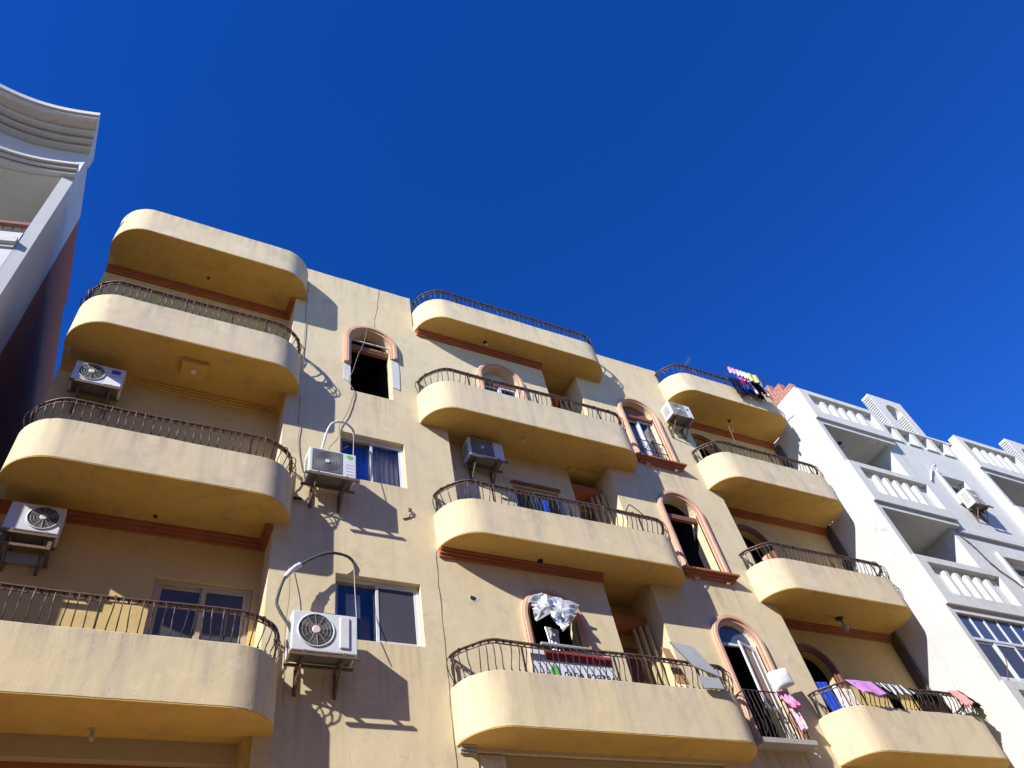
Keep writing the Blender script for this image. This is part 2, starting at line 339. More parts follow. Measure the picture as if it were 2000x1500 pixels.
def surround(name, cx, hw, z0l, z0r, zs, y, mat, parent, w=0.145, d=0.085):
    """moulded band round an arched opening"""
    prof = [(0, 0.03), (0, -d*0.55), (w*0.34, -d*0.55), (w*0.40, -d), (w*0.80, -d), (w*0.86, -d*0.75), (w, -d*0.75), (w, 0.03)]
    path = [((cx-hw, y, z0l), (-1, 0, 0), (0, 1, 0))]
    n = 20
    for i in range(n+1):
        a = math.pi-math.pi*i/n
        path.append(((cx+hw*math.cos(a), y, zs+hw*math.sin(a)), (math.cos(a), 0, math.sin(a)), (0, 1, 0)))
    path.append(((cx+hw, y, z0r), (1, 0, 0), (0, 1, 0)))
    return MB().ring(path, prof).build(name, mat, parent)
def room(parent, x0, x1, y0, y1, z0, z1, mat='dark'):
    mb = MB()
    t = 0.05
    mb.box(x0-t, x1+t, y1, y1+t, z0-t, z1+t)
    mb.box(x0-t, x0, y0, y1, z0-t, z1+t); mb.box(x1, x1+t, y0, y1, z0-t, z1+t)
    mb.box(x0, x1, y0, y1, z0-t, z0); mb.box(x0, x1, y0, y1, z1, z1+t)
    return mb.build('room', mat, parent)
def frame_rect(name, mat, parent, x0, x1, z0, z1, y0, y1, w):
    mb = MB(); mb.box(x0, x0+w, y0, y1, z0, z1); mb.box(x1-w, x1, y0, y1, z0, z1)
    mb.box(x0+w, x1-w, y0+0.001, y1-0.001, z0, z0+w); mb.box(x0+w, x1-w, y0+0.001, y1-0.001, z1-w, z1)
    return mb.build(name, mat, parent)
def sash(parent, x0, x1, z0, z1, y, fr='alu', gl='glass', w=0.045):
    f = frame_rect('window_sash', fr, parent, x0, x1, z0, z1, y, y+0.035, w)
    g = MB().box(x0+w, x1-w, y+0.014, y+0.02, z0+w, z1-w).build('pane', gl, f); g.location = (0, 0, 0)
    return f
def curtain(parent, x0, x1, z0, z1, y, mat, folds=6, amp=0.025):
    n = folds*8; vs = []; fs = []
    for i in range(n+1):
        x = x0+(x1-x0)*i/n
        yy = y+amp*math.sin(i*math.pi/4)+0.01*math.sin(i*0.37)
        vs += [(x, yy, z0), (x, yy, z1)]
    for i in range(n): fs.append((2*i, 2*i+2, 2*i+3, 2*i+1))
    return MB().add(vs, fs).build('curtain', mat, parent, smooth=True)
def smooth_path(pts, n=6):
    pts = [Vector(p) for p in pts]; out = []
    for i in range(len(pts)-1):
        p0 = pts[max(0, i-1)]; p1 = pts[i]; p2 = pts[i+1]; p3 = pts[min(len(pts)-1, i+2)]
        for k in range(n):
            t = k/n
            out.append(0.5*((2*p1)+(p2-p0)*t+(2*p0-5*p1+4*p2-p3)*t*t+(3*p1-p0-3*p2+p3)*t**3))
    out.append(pts[-1]); return out

# ------------------------------------------------------------------ ground
g = MB().add([(-2500, -2500, 0), (2500, -2500, 0), (2500, 2500, 0), (-2500, 2500, 0)], [(0, 1, 2, 3)]).build('ground', 'sand')
tag(g, kind='structure')

# ================================================================== ACROSS THE STREET
# unseen houses added to shade the street and block sky; show in window glass
for (x0, x1, H, mt, lab) in ((-44, -23, 13.8, 'ochre', 'unseen ochre terrace house added across the street at the end of its row'), (-22.9, -4, 14.8, 'ochre', 'unseen taller ochre terrace house added across the street'),
                         (-3.9, 15, 14.2, 'ochre', 'unseen low ochre terrace house added across the street, facing the yellow block'), (15.1, 40, 14.8, 'cream', 'unseen cream terrace house added across the street')):
    rb = empty("unseen_terrace_house", ((x0+x1)/2, -18, 0), lab, 'building')
    hl = []
    nx = int((x1-x0)/3.2)
    for fz in range(5):
        for k in range(nx):
            cx = x0+(x1-x0)*(k+0.5)/nx; hl.append((cx-0.6, cx+0.6, 0.9+fz*3.0, 2.3+fz*3.0))
    hl = [h for h in hl if h[3] < H-0.5]
    link('front_wall', panel(rect(x0, x1, 0, H), [rect(*h) for h in hl], -14.2, -14.0), M[mt], rb)
    for h in hl: B('window', 'darkglass', rb, h[0], h[1], -14.18, -14.12, h[2], h[3])
    B('block', mt, rb, x0, x1, -24, -14.21, 0, H-0.8)

# ================================================================== YELLOW BUILDING
YB = empty('apartment_building', (6.8, 2, 0), 'cream and yellow apartment block with rounded balconies and black iron railings', 'building')
# front wall with its real openings
a1c, a2c, a3c = 10.14, 10.14, 10.16
AR = [(10.12, 15.16, 12.93), (10.14, 12.03, 9.84), (10.17, 8.90, 6.48)]      # centre, outer top, opening bottom
hw_o, hw_i = 0.58, 0.435
holes = [arch(3.32, 0.43, 12.92, 14.54), rect(2.70, 3.90, 10.62, 11.72), rect(2.66, 3.99, 7.57, 8.64)]
for cx, top, zb in AR: holes.append(arch(cx, hw_i, zb, top-hw_o))
holes += [arch(6.34, 0.44, 12.62, 14.46), arch(6.26, 0.44, 6.32, 8.28)]
holes += [rect(7.60, 8.58, 12.60, 15.58), rect(4.84, 8.58, 9.56, 12.48), rect(7.50, 8.58, 6.35, 9.44), rect(4.60, 8.80, 2.6, 6.10)]
outer = [(1.70, 0), (11.67, 0), (11.67, 15.66), (11.48, 15.66), (11.48, 16.83), (9.37, 16.83), (9.37, 15.66), (4.33, 15.66), (4.33, 16.83), (1.84, 16.83), (1.84, 15.70), (1.70, 15.70)]
# a slightly uneven parapet top
def rag(p, q, n, amp):
    return [(p[0]+(q[0]-p[0])*i/n, p[1]+(q[1]-p[1])*i/n+random.uniform(-amp, amp)) for i in range(1, n)]
outer = outer[:5]+rag((11.48, 16.83), (9.37, 16.83), 9, 0.008)+outer[5:9]+rag((4.33, 16.83), (1.84, 16.83), 10, 0.008)+outer[9:]
link('facade_wall', panel(outer, holes, 0, 0.22), M['wall'], YB)
# loggia back walls and jambs
L_WIN = rect(0.30, 1.60, 6.33, 8.54)
link('loggia_wall', panel([(-1.87, 0), (1.9, 0), (1.9, 15.7), (-1.87, 15.7)], [L_WIN], 0.5, 0.68), M['loggia'], YB)
B('jamb', 'wall', YB, 1.702, 1.88, 0.223, 0.497, 0, 15.6)
R_AR = [(12.5, 0.62, 15.1-3.07, 9.6, 11.35), (12.5, 0.62, 8.86, 6.4, 8.24)]
link('loggia_wall', panel([(11.30, 0), (15.40, 0), (15.40, 15.7), (11.30, 15.7)],
     [arch(12.5, 0.47, 9.6, 11.36), arch(12.5, 0.47, 6.4, 8.24), arch(12.5, 0.47, 12.7, 14.46)], 0.5, 0.68), M['loggia'], YB)
B('jamb', 'wall', YB, 11.49, 11.667, 0.223, 0.497, 0, 15.6)
B('end_joint', 'darkcement', YB, 15.402, 15.47, 0.30, 0.9, 0, 15.4)
# recess walls of the middle loggias
link('recess_wall', panel(rect(4.66, 7.76, 9.4, 12.5), [rect(6.30, 7.36, 9.6, 11.66)], 0.36, 0.5), M['wall'], YB)
B('jamb', 'wall', YB, 4.66, 4.837, 0.223, 0.357, 9.4, 12.5)
for z0, z1, xl in ((12.55, 15.6, 7.60), (9.5, 12.5, 7.76), (6.3, 9.5, 7.50)):
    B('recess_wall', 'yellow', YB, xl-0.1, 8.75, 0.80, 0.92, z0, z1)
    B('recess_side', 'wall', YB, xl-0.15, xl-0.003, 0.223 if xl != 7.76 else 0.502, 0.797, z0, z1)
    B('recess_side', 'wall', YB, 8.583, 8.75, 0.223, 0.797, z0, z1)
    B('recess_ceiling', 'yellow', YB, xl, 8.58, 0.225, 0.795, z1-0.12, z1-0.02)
    # brown door with side posts and terracotta lintel band
    dz = {12.55: 12.60, 9.5: 9.56, 6.3: 6.38}[z0]
    d = B('balcony_door', 'wood', YB, xl+0.10, 8.44, 0.74, 0.79, dz, dz+2.1)
    for k in range(4):
        x = xl+0.14+k*(8.40-xl-0.14)/4
        B('door_panel', 'brownfr', d, x, x+(8.40-xl-0.14)/4-0.03, 0.725, 0.739, dz+0.15, dz+1.95)
    for k in range(3):
        x = 8.30+k*0.085
        B('door_post', 'beamgrey', YB, x, x+0.05, 0.50-k*0.08, 0.56-k*0.08, dz, dz+2.35)
    B('lintel_band', 'trim', YB, xl+0.003, 8.577, 0.40, 0.735, dz+2.36, dz+2.52)
# end wall, roof deck, back wall: the block behind the front
B('end_wall', 'wall', YB, -1.87, -1.72, 0.683, 8.0, 0, 15.6)
B('back_wall', 'wall', YB, -1.87, 15.38, 8.0, 8.2, 0, 15.6)
B('roof_deck', 'cement', YB, -1.86, 15.38, 0.69, 8.0, 15.50, 15.62)
B('end_wall', 'wall', YB, 15.2, 15.38, 0.95, 8.0, 0, 15.5)

# balconies ------------------------------------------------------------
def outline(xl, xr, yl, yr, d=0.6, r=0.62, n=12):
    pts = [(xl, yl)]
    for i in range(n+1):
        a = math.pi+math.pi/2*i/n
        pts.append((xl+r+r*math.cos(a), -d+r+r*math.sin(a)))
    ns = max(6, int((xr-xl-2*r)/0.3))
    pts += [(xl+r+(xr-xl-2*r)*i/ns, -d) for i in range(1, ns)]
    for i in range(n+1):
        a = 1.5*math.pi+math.pi/2*i/n
        pts.append((xr-r+r*math.cos(a), -d+r+r*math.sin(a)))
    pts.append((xr, yr))
    return pts
def offset(pts, o):
    out = []
    for i, p in enumerate(pts):
        a = Vector(pts[max(0, i-1)]); b = Vector(pts[min(len(pts)-1, i+1)]); d = (b-a).normalized()
        out.append((p[0]-d.y*o, p[1]+d.x*o))
    return out
bal_mesh = None
def baluster_mesh(h):
    prof = [(-0.004, h), (0.03, h-0.012), (0.062, h-0.05), (0.080, h-0.12), (0.078, h-0.20), (0.055, h-0.29), (0.022, h-0.36), (0.006, 0.045), (0.012, 0.012), (0.030, 0.010), (0.034, 0.028), (0.022, 0.036)]
    prof = [(o, max(z, 0.008)) for o, z in prof]
    # local frame: +x outward
    return MB().tube([(o, 0, z) for o, z in prof], 0.0085, 4).mesh('baluster')
BAL = {}
def railing(name, pts, z, h, parent, label=None, skip=None, spacing=0.112):
    """pts: centre line of the parapet top; handrail bar, under-rail, then each baluster by itself"""
    P = [Vector((x, y, 0)) for x, y in pts]
    path = []
    for i, p in enumerate(P):
        a = P[max(0, i-1)]; b = P[min(len(P)-1, i+1)]; d = (b-a).normalized(); n = Vector((d.y, -d.x, 0))
        path.append((p+Vector((0, 0, z+h+0.012*math.sin(i*0.7))), n, Vector((0, 0, 1))))
    mb = MB().ring(path, [(-0.028, -0.006), (0.030, -0.006), (0.030, 0.008), (-0.028, 0.008)])
    mb.ring(path, [(-0.010, -0.060), (0.010, -0.060), (0.010, -0.048), (-0.010, -0.048)])
    rail = mb.build(name, 'rust', parent)
    if label: rail['label'] = label
    key = round(h, 2)
    if key not in BAL: BAL[key] = baluster_mesh(h-0.006); BAL[key].materials.append(M['iron'])
    # arclength walk
    L = [0]
    for i in range(1, len(P)): L.append(L[-1]+(P[i]-P[i-1]).length)
    n = int(L[-1]/spacing); off = rail_off(rail)
    for k in range(1, n):
        s = L[-1]*k/n+random.uniform(-0.008, 0.008)
        i = max(j for j in range(len(L)) if L[j] <= s); i = min(i, len(P)-2)
        t = (s-L[i])/(L[i+1]-L[i]); p = P[i].lerp(P[i+1], t); d = (P[i+1]-P[i]).normalized(); nn = Vector((d.y, -d.x, 0))
        if p.y > 0.12: continue
        o = bpy.data.objects.new('baluster', BAL[key]); COL.objects.link(o); o.parent = rail
        o.location = p+Vector((0, 0, z)); o.rotation_euler = (random.gauss(0, 0.035), random.gauss(0, 0.05), math.atan2(nn.y, nn.x)+random.gauss(0, 0.16))
        # small square stud tying the two rails
        if k % 2 == 0:
            pass
    # studs
    mb = MB()
    for k in range(1, n):
        s = L[-1]*(k+0.5)/n
        i = min(max(j for j in range(len(L)) if L[j] <= s), len(P)-2); t = (s-L[i])/(L[i+1]-L[i]); p = P[i].lerp(P[i+1], t)
        if p.y > 0.12: continue
        mb.box(p.x-0.012, p.x+0.012, p.y-0.012, p.y+0.012, z+h-0.047, z+h-0.007)
    st = mb.build('rail_studs', 'iron', rail); st.location = (0, 0, 0); st['kind'] = 'stuff'
    # standards that carry the rail
    for s in (0.02, 0.22, 0.5, 0.78, 0.98):
        s *= L[-1]; i = min(max(j for j in range(len(L)) if L[j] <= s), len(P)-2); t = (s-L[i])/(L[i+1]-L[i]); p = P[i].lerp(P[i+1], t)
        c = MB().box(p.x-0.011, p.x+0.011, p.y-0.011, p.y+0.011, z-0.02, z+h-0.062).build('rail_post', 'iron', rail); c.location = (0, 0, 0)
    return rail
def rail_off(o): return Vector((0, 0, 0))
def balcony(xl, xr, zs, zt, yl, yr, back, rail_h=0.44, rail=True, seed=0, roof=False):
    rnd = random.Random(seed)
    pts = outline(xl, xr, yl, yr)
    T = 0.11
    inner = offset(pts, T)
    # parapet ring with chipped, slightly wavy edges
    n = len(pts); path_v = []; fs = []
    def wob(amp): return rnd.uniform(-amp, amp)
    for i in range(n):
        (x, y), (xi, yi) = pts[i], inner[i]
        lo = zs+wob(0.004); hi = zt+wob(0.006)
        nz = 4
        ring = [(x, y, lo+(hi-lo)*k/nz) for k in range(nz+1)]
        c = 0.012
        dx, dy = xi-x, yi-y; l = math.hypot(dx, dy) or 1
        ring[-1] = (x, y, hi-c); ring.append((x+dx/l*c, y+dy/l*c, hi))
        ring += [(xi, yi, hi-0.002), (xi, yi, lo)]
        path_v.append(ring)
    k = len(path_v[0]); vs = [v for r in path_v for v in r]
    for i in range(n-1):
        for j in range(k): fs.append((i*k+j, i*k+(j+1) % k, (i+1)*k+(j+1) % k, (i+1)*k+j))
    fs += [tuple(reversed(range(k))), tuple(range((n-1)*k, n*k))]
    par = MB().add(vs, fs).build('balcony_parapet', 'parapet', YB)
    for p in par.data.polygons: p.use_smooth = True
    md = par.modifiers.new('sharp', 'EDGE_SPLIT'); md.split_angle = R_(35)
    # slab whose underside is the soffit
    mid = offset(pts, 0.005)
    poly = mid[1:-1]
    poly = [(mid[0][0], min(0.06, yl))] + poly + [(mid[-1][0], min(0.06, yr))]
    sl_ = MB().prism(poly, zs-0.016, zs+0.15)
    for (bx0, bx1, by1) in back: sl_.box(bx0, bx1, 0.061, by1, zs+0.0005, zs+0.149)
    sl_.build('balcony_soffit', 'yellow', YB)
    if rail: railing('balcony_railing', offset(pts, 0.05), zt-0.01, rail_h, YB)
    return par
ROW = {1: (15.52, 16.24), 2: (12.42, 13.22), 3: (9.38, 10.11), 4: (6.17, 6.955)}
bl = [(-1.84, 1.70, 0.5)]; br = [(11.68, 15.38, 0.5)]
balcony(-1.87, 1.91, 15.52, 16.33, 0.7, 0.06, bl, rail=False, seed=1)
B('roof_slab', 'cement', YB, -1.80, 1.83, 0.0, 0.7, 15.672, 15.72)
balcony(-1.87, 1.90, *ROW[2], 0.6, 0.06, bl, seed=2)
balcony(-1.87, 1.93, *ROW[3], 0.6, 0.06, bl, seed=3)
balcony(-1.87, 1.93, *ROW[4], 0.6, 0.06, bl, seed=4, rail_h=0.47)
balcony(4.36, 9.30, 15.52, 16.24, 0.06, 0.06, [(7.5, 8.6, 0.8)], seed=5, rail_h=0.40)
balcony(4.26, 9.27, *ROW[2], 0.06, 0.06, [(4.70, 8.6, 0.8)], seed=6, rail_h=0.43)
balcony(4.34, 9.28, *ROW[3], 0.06, 0.06, [(7.4, 8.6, 0.8)], seed=7)
balcony(4.31, 9.33, *ROW[4], 0.06, 0.06, [(7.4, 8.6, 0.8)], seed=8, rail_h=0.49)
balcony(11.36, 15.36, 15.52, 16.22, 0.06, 0.06, br, seed=9, rail_h=0.40)
balcony(11.34, 15.40, *ROW[2], 0.06, 0.06, br, seed=10, rail_h=0.40)
balcony(11.26, 15.40, *ROW[3], 0.06, 0.06, br, seed=11, rail_h=0.42)
balcony(11.28, 15.42, *ROW[4], 0.06, 0.06, br, seed=12, rail_h=0.45)
# roof deck fillers behind the roof terraces
B('terrace_deck', 'cement', YB, 4.40, 9.25, 0.225, 0.69, 15.55, 15.61)
B('terrace_deck', 'cement', YB, 11.70, 15.36, 0.05, 0.69, 15.672, 15.70)

# terracotta cornice under the soffits: three stepped fillets
def cornice(segs, z, mat='trim', sc=1.0, name='cornice'):
    mb = MB()
    for dep, za, zb in ((0.045, -0.155, -0.105), (0.075, -0.105, -0.05), (0.11, -0.05, -0.002)):
        dep *= sc; za *= sc
        if zb < -0.01: zb *= sc
        for s in segs:
            if s[0] == 'x':   # ('x', x0, x1, ywall, miter_end)
                mb.box(s[1], s[2], s[3]-dep, s[3]+0.01, z+za, z+zb)
            else:             # ('y', xwall, y0, ywall) runs forward along a wall facing -x
                mb.box(s[1]-dep, s[1]+0.004, s[2], s[3]-dep-0.0005, z+za, z+zb)
    return mb.build(name, mat, YB)
cornice([('x', -1.86, 1.70, 0.5), ('y', 1.70, 0.0, 0.5)], 15.52)
cornice([('x', -1.86, 1.70, 0.5), ('y', 1.70, 0.0, 0.5)], 12.42, 'yellow', 0.8)
cornice([('x', -1.86, 1.70, 0.5), ('y', 1.70, 0.0, 0.5)], 9.38)
cornice([('x', 4.40, 7.60, 0.0)], 15.52)
cornice([('x', 4.36, 7.50, 0.0)], 9.38)
for z in (15.52, 12.42, 9.38): cornice([('x', 11.68, 15.40, 0.5)], z)
cornice([('x', 4.35, 4.58, 0.0)], 6.17, 'cement', 0.7)
# beam and column under the lowest left balcony, and the dark opening behind it
B('beam', 'beamgrey', YB, -1.86, 1.62, 0.25, 0.497, 5.93, 6.168)
B('column', 'yellow', YB, 1.60, 1.697, 0.02, 0.497, 0, 6.168)
B('lintel_panel', 'trim', YB, -1.86, 1.59, 0.36, 0.497, 5.2, 5.928)
# shop recess under the lowest middle balcony
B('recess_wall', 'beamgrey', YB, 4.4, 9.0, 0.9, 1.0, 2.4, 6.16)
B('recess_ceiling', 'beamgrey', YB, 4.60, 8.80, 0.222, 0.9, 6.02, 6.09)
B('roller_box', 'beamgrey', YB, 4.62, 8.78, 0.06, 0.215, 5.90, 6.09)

# windows --------------------------------------------------------------
# arched hole without its joinery, broken surround, top of the plain bay
surround('window_surround', 3.32, 0.43, 13.72, 14.20, 14.54, 0, 'surround', YB)
B('transom_bar', 'cablelight', YB, 2.89, 3.75, 0.02, 0.045, 14.60, 14.63)
B('lintel', 'wood', YB, 2.893, 3.747, 0.12, 0.21, 14.44, 14.60)
mbp = MB().prism_y([(2.745, 13.20), (2.885, 13.12), (2.885, 13.72), (2.76, 13.70)], -0.012, 0.01); mbp.build('plaster_patch', 'patch', YB)
mbp = MB().prism_y([(3.755, 13.30), (3.90, 13.26), (3.92, 13.9), (3.905, 14.19), (3.755, 14.19)], -0.014, 0.01); mbp.build('plaster_patch', 'patch', YB)
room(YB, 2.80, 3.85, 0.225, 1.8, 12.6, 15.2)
# two sliding windows of the plain bay
def slider(x0, x1, z0, z1, left, right, lfr, rfr, lcur, rcur):
    y = 0.09
    f = frame_rect('window_frame', rfr, YB, x0+0.004, x1-0.004, z0+0.004, z1-0.004, y, y+0.09, 0.035)
    xm = (x0+x1)/2
    for (a, b, yy, fr, gl) in ((x0+0.04, xm+0.03, y+0.052, lfr, left), (xm-0.02, x1-0.04, y+0.010, rfr, right)):
        s = frame_rect('window_sash', fr, f, a, b, z0+0.045, z1-0.045, yy, yy+0.03, 0.04); s.location = (0, 0, 0)
        p = MB().box(a+0.04, b-0.04, yy+0.012, yy+0.018, z0+0.085, z1-0.085).build('pane', gl, f); p.location = (0, 0, 0)
    room(YB, x0-0.02, x1+0.02, 0.225, 1.2, z0-0.02, z1+0.02, 'room')
    if lcur: curtain(YB, x0+0.02, xm, z0, z1, 0.30, lcur)
    if rcur: curtain(YB, xm, x1-0.02, z0, z1, 0.30, rcur)
    return f
slider(2.70, 3.90, 10.62, 11.72, 'glass', 'glass', 'greyalu', 'alu', 'curtblue', 'curtgrey')
slider(2.66, 3.99, 7.57, 8.64, 'glass', 'darkglass', 'greyalu', 'alu', None, 'curtgrey')
curtain(YB, 2.70, 2.84, 7.9, 8.6, 0.28, 'curtblue', 2)
tag(B('hanging_towel', 'curtwhite', None, 2.90, 3.12, 0.27, 0.275, 8.10, 8.50), 'white towel hanging behind the window above the red hubbed air conditioner', 'towel')
tag(B('wardrobe', 'wood', None, 3.18, 3.34, 0.5, 0.9, 7.56, 8.3), 'brown wardrobe edge seen through the window beside the white towel', 'wardrobe')
# arched windows of the second plain bay
for i, (cx, top, zb) in enumerate(AR):
    zs = top-hw_o
    surround('window_surround', cx, hw_i, zb, zb, zs, 0, 'surround', YB)
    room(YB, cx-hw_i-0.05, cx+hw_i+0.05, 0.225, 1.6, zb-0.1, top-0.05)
    if i < 2:
        s = MB()
        for dep, za, zb2, ext in ((0.08, -0.14, -0.09, 0.58), (0.12, -0.09, -0.04, 0.62), (0.17, -0.04, 0.0, 0.68)):
            s.box(cx-ext-0.02, cx+ext+0.02, -dep, 0.01, zb+za, zb+zb2)
        s.build('window_sill', 'trim', YB)
        for sx in (-0.42, 0.36): B('sill_corbel', 'surround', YB, cx+sx, cx+sx+0.08, -0.07, 0.01, zb-0.20, zb-0.142)
# top one: brown frame, sliding panes, white net and three guard bars
cx, top, zb = AR[0]; zs = top-hw_o
B('transom', 'brownfr', YB, cx-hw_i+0.003, cx+hw_i-0.003, 0.03, 0.20, zs-0.10, zs-0.02)
arc = arch(cx, hw_i-0.005, zs-0.018, zs+0.002)
MB().prism_y(arc, 0.12, 0.15).build('arch_panel', 'brownfr', YB)
sash(YB, cx-hw_i+0.01, cx+0.01, zb+0.02, zs-0.105, 0.13, 'alu', 'glass'); sash(YB, cx-0.01, cx+hw_i-0.01, zb+0.02, zs-0.105, 0.09, 'alu', 'glass')
curtain(YB, cx-hw_i, cx, zb, zs-0.1, 0.30, 'curtwhite', 4); curtain(YB, cx, cx+hw_i, zb, zs-0.1, 0.33, 'curtgrey', 4)
for z in (13.02, 13.34, 13.68):
    MB().tube([(cx-hw_i-0.01, 0.03, z), (cx+hw_i+0.01, 0.03, z)], 0.012).build('guard_bar', 'iron', YB)
for k in range(5):
    x = cx-hw_i+0.14+k*0.15
    MB().tube([(x, 0.03, zb), (x, 0.03, 13.68)], 0.006, 4).build('guard_bar', 'iron', YB)
# second: bare opening with a transom
cx, top, zb = AR[1]; zs = top-hw_o
B('transom', 'brownfr', YB, cx-hw_i+0.003, cx+hw_i-0.003, 0.04, 0.12, zs-0.16, zs-0.04)
# third: white arched joinery, glass fanlight, sash swung open, balconette
cx, top, zb = AR[2]; zs = top-hw_o
B('transom', 'alu', YB, cx-hw_i+0.003, cx+hw_i-0.003, 0.05, 0.10, zs-0.02, zs+0.03)
MB().prism_y(arch(cx, hw_i-0.03, zs+0.032, zs+0.04), 0.07, 0.076).build('fanlight_pane', 'blueglass', YB)
path = []
for i in range(17):
    a = math.pi-math.pi*i/16
    path.append(((cx+(hw_i-0.004)*math.cos(a), 0.05, zs+0.03+(hw_i-0.004)*math.sin(a)), (-math.cos(a), 0, -math.sin(a)), (0, 1, 0)))
MB().ring(path, [(0, 0), (0.045, 0), (0.045, 0.05), (0, 0.05)]).build('arch_frame', 'alu', YB)
B('window_frame', 'alu', YB, cx+hw_i-0.13, cx+hw_i-0.004, 0.05, 0.10, zb, zs-0.022)
sw = sash(YB, 0, 0.46, zb+0.55, zs-0.03, 0, 'alu', 'blueglass', 0.06)
sw.location = sw.location+Vector((cx+hw_i-0.135-0.05, 0.04, 0)); 
sw.rotation_euler = (0, 0, 0)
# pivot about its hinge on the right jamb: rebuild as rotated
ang = R_(200)
hx, hy = cx+hw_i-0.13, 0.045
off = sw.location-Vector((cx+hw_i-0.135-0.05, 0.04, 0))
sw.rotation_euler = (0, 0, ang); sw.location = off+Vector((hx, hy, 0))
# balconette slab and bars
B('balconette_slab', 'cement', YB, cx-0.66, cx+0.52, -0.26, 0.01, 6.36, 6.44)
bl_y = -0.22
MB().tube([(cx-0.60, 0.0, 7.26), (cx-0.60, bl_y, 7.26), (cx+0.42, bl_y, 7.26), (cx+0.42, 0.0, 7.26)], 0.013).build('balconette_rail', 'iron', YB)
for k in range(12):
    x = cx-0.60+k*1.02/11
    MB().tube([(x, bl_y, 6.44), (x, bl_y-0.03, 6.7), (x, bl_y-0.02, 7.0), (x, bl_y, 7.26)], 0.009, 4).build('balconette_bar', 'iron', YB)
for k in range(5):
    xx = cx-0.5+k*0.2
    MB().tube(smooth_path([(xx, bl_y, 6.5), (xx+0.06, bl_y-0.02, 6.6), (xx+0.02, bl_y-0.02, 6.75), (xx-0.05, bl_y-0.02, 6.85), (xx, bl_y-0.01, 7.0)], 5), 0.008, 4).build('balconette_scroll', 'iron', YB)
# arched windows of the middle bay
for cx, zb, zs, kind in ((6.34, 12.62, 14.46, 0), (6.26, 6.32, 8.28, 1)):
    surround('window_surround', cx, 0.44, zb, zb, zs, 0, 'surround', YB)
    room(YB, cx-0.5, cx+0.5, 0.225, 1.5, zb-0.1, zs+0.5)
    if kind == 0:
        MB().prism_y(arch(cx, 0.435, zs, zs+0.002), 0.14, 0.17).build('arch_panel', 'curtgrey', YB)
        B('transom', 'brownfr', YB, cx-0.437, cx+0.437, 0.08, 0.2, zs-0.08, zs-0.002)
        sash(YB, cx-0.43, cx+0.01, zb+0.02, zs-0.085, 0.13, 'alu', 'darkglass'); sash(YB, cx-0.01, cx+0.43, zb+0.02, zs-0.085, 0.09, 'alu', 'glass')
        curtain(YB, cx-0.43, cx+0.43, zb, zs-0.1, 0.32, 'curtwhite', 6)
# window of the recessed middle loggia
f = frame_rect('window_frame', 'greyalu', YB, 6.304, 7.356, 9.604, 11.656, 0.40, 0.46, 0.04)
sash(YB, 6.35, 6.84, 9.65, 11.61, 0.43, 'alu', 'darkglass'); sash(YB, 6.82, 7.31, 9.65, 11.61, 0.405, 'alu', 'darkglass')
B('window_head', 'brownfr', YB, 6.27, 7.39, 0.30, 0.357, 11.665, 11.72)
room(YB, 6.2, 7.5, 0.505, 1.3, 9.5, 11.8)
# sliding door of the lowest visible left loggia
f = frame_rect('window_frame', 'beigefr', YB, 0.304, 1.596, 6.334, 8.536, 0.54, 0.62, 0.05)
sash(YB, 0.35, 0.97, 6.38, 8.49, 0.585, 'beigefr', 'darkglass', 0.06); sash(YB, 0.93, 1.55, 6.38, 8.49, 0.55, 'beigefr', 'darkglass', 0.06)
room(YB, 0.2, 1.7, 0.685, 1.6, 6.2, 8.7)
# arched doors in the right loggias
for z0, zs in ((9.6, 11.36), (6.4, 8.24), (12.7, 14.46)):
    surround('door_surround', 12.5, 0.47, z0, z0, zs, 0.5, 'brownfr', YB)
    room(YB, 11.95, 13.05, 0.685, 1.6, z0-0.1, zs+0.55)
B('column', 'surround', YB, 12.20, 12.34, 0.05, 0.19, 9.53, 10.75)
# cracks in the render
def crackline(pts):
    pp = []
    for i in range(len(pts)-1):
        for k in range(4):
            t = k/4; pp.append((pts[i][0]+(pts[i+1][0]-pts[i][0])*t+random.uniform(-0.012, 0.012), -0.001, pts[i][1]+(pts[i+1][1]-pts[i][1])*t))
    pp.append((pts[-1][0], -0.001, pts[-1][1]))
    MB().tube(pp, [random.uniform(0.003, 0.006) for _ in pp], 4).build('crack', 'crack', YB)
crackline([(3.57, 16.82), (3.53, 16.33), (3.49, 15.81), (3.43, 15.54), (3.43, 15.15)])
crackline([(4.32, 9.34), (4.30, 8.7), (4.30, 7.89), (4.29, 7.08), (4.29, 6.48), (4.27, 5.5)])
# ragged cable hole in the wall beside the arched window
hv = [(4.87+0.055*math.cos(a)*random.uniform(0.5, 1.2), 8.52+0.05*math.sin(a)*random.uniform(0.5, 1.2)) for a in [i*math.pi/6 for i in range(12)]]
MB().prism_y(hv, -0.006, 0.004).build('wall_hole', 'dark', YB)
hv = [(4.89+0.10*math.cos(a)*random.uniform(0.6, 1.1), 8.52+0.08*math.sin(a)*random.uniform(0.6, 1.1)) for a in [i*math.pi/6 for i in range(12)]]
MB().prism_y(hv, -0.003, 0.004).build('plaster_patch', 'patch', YB)

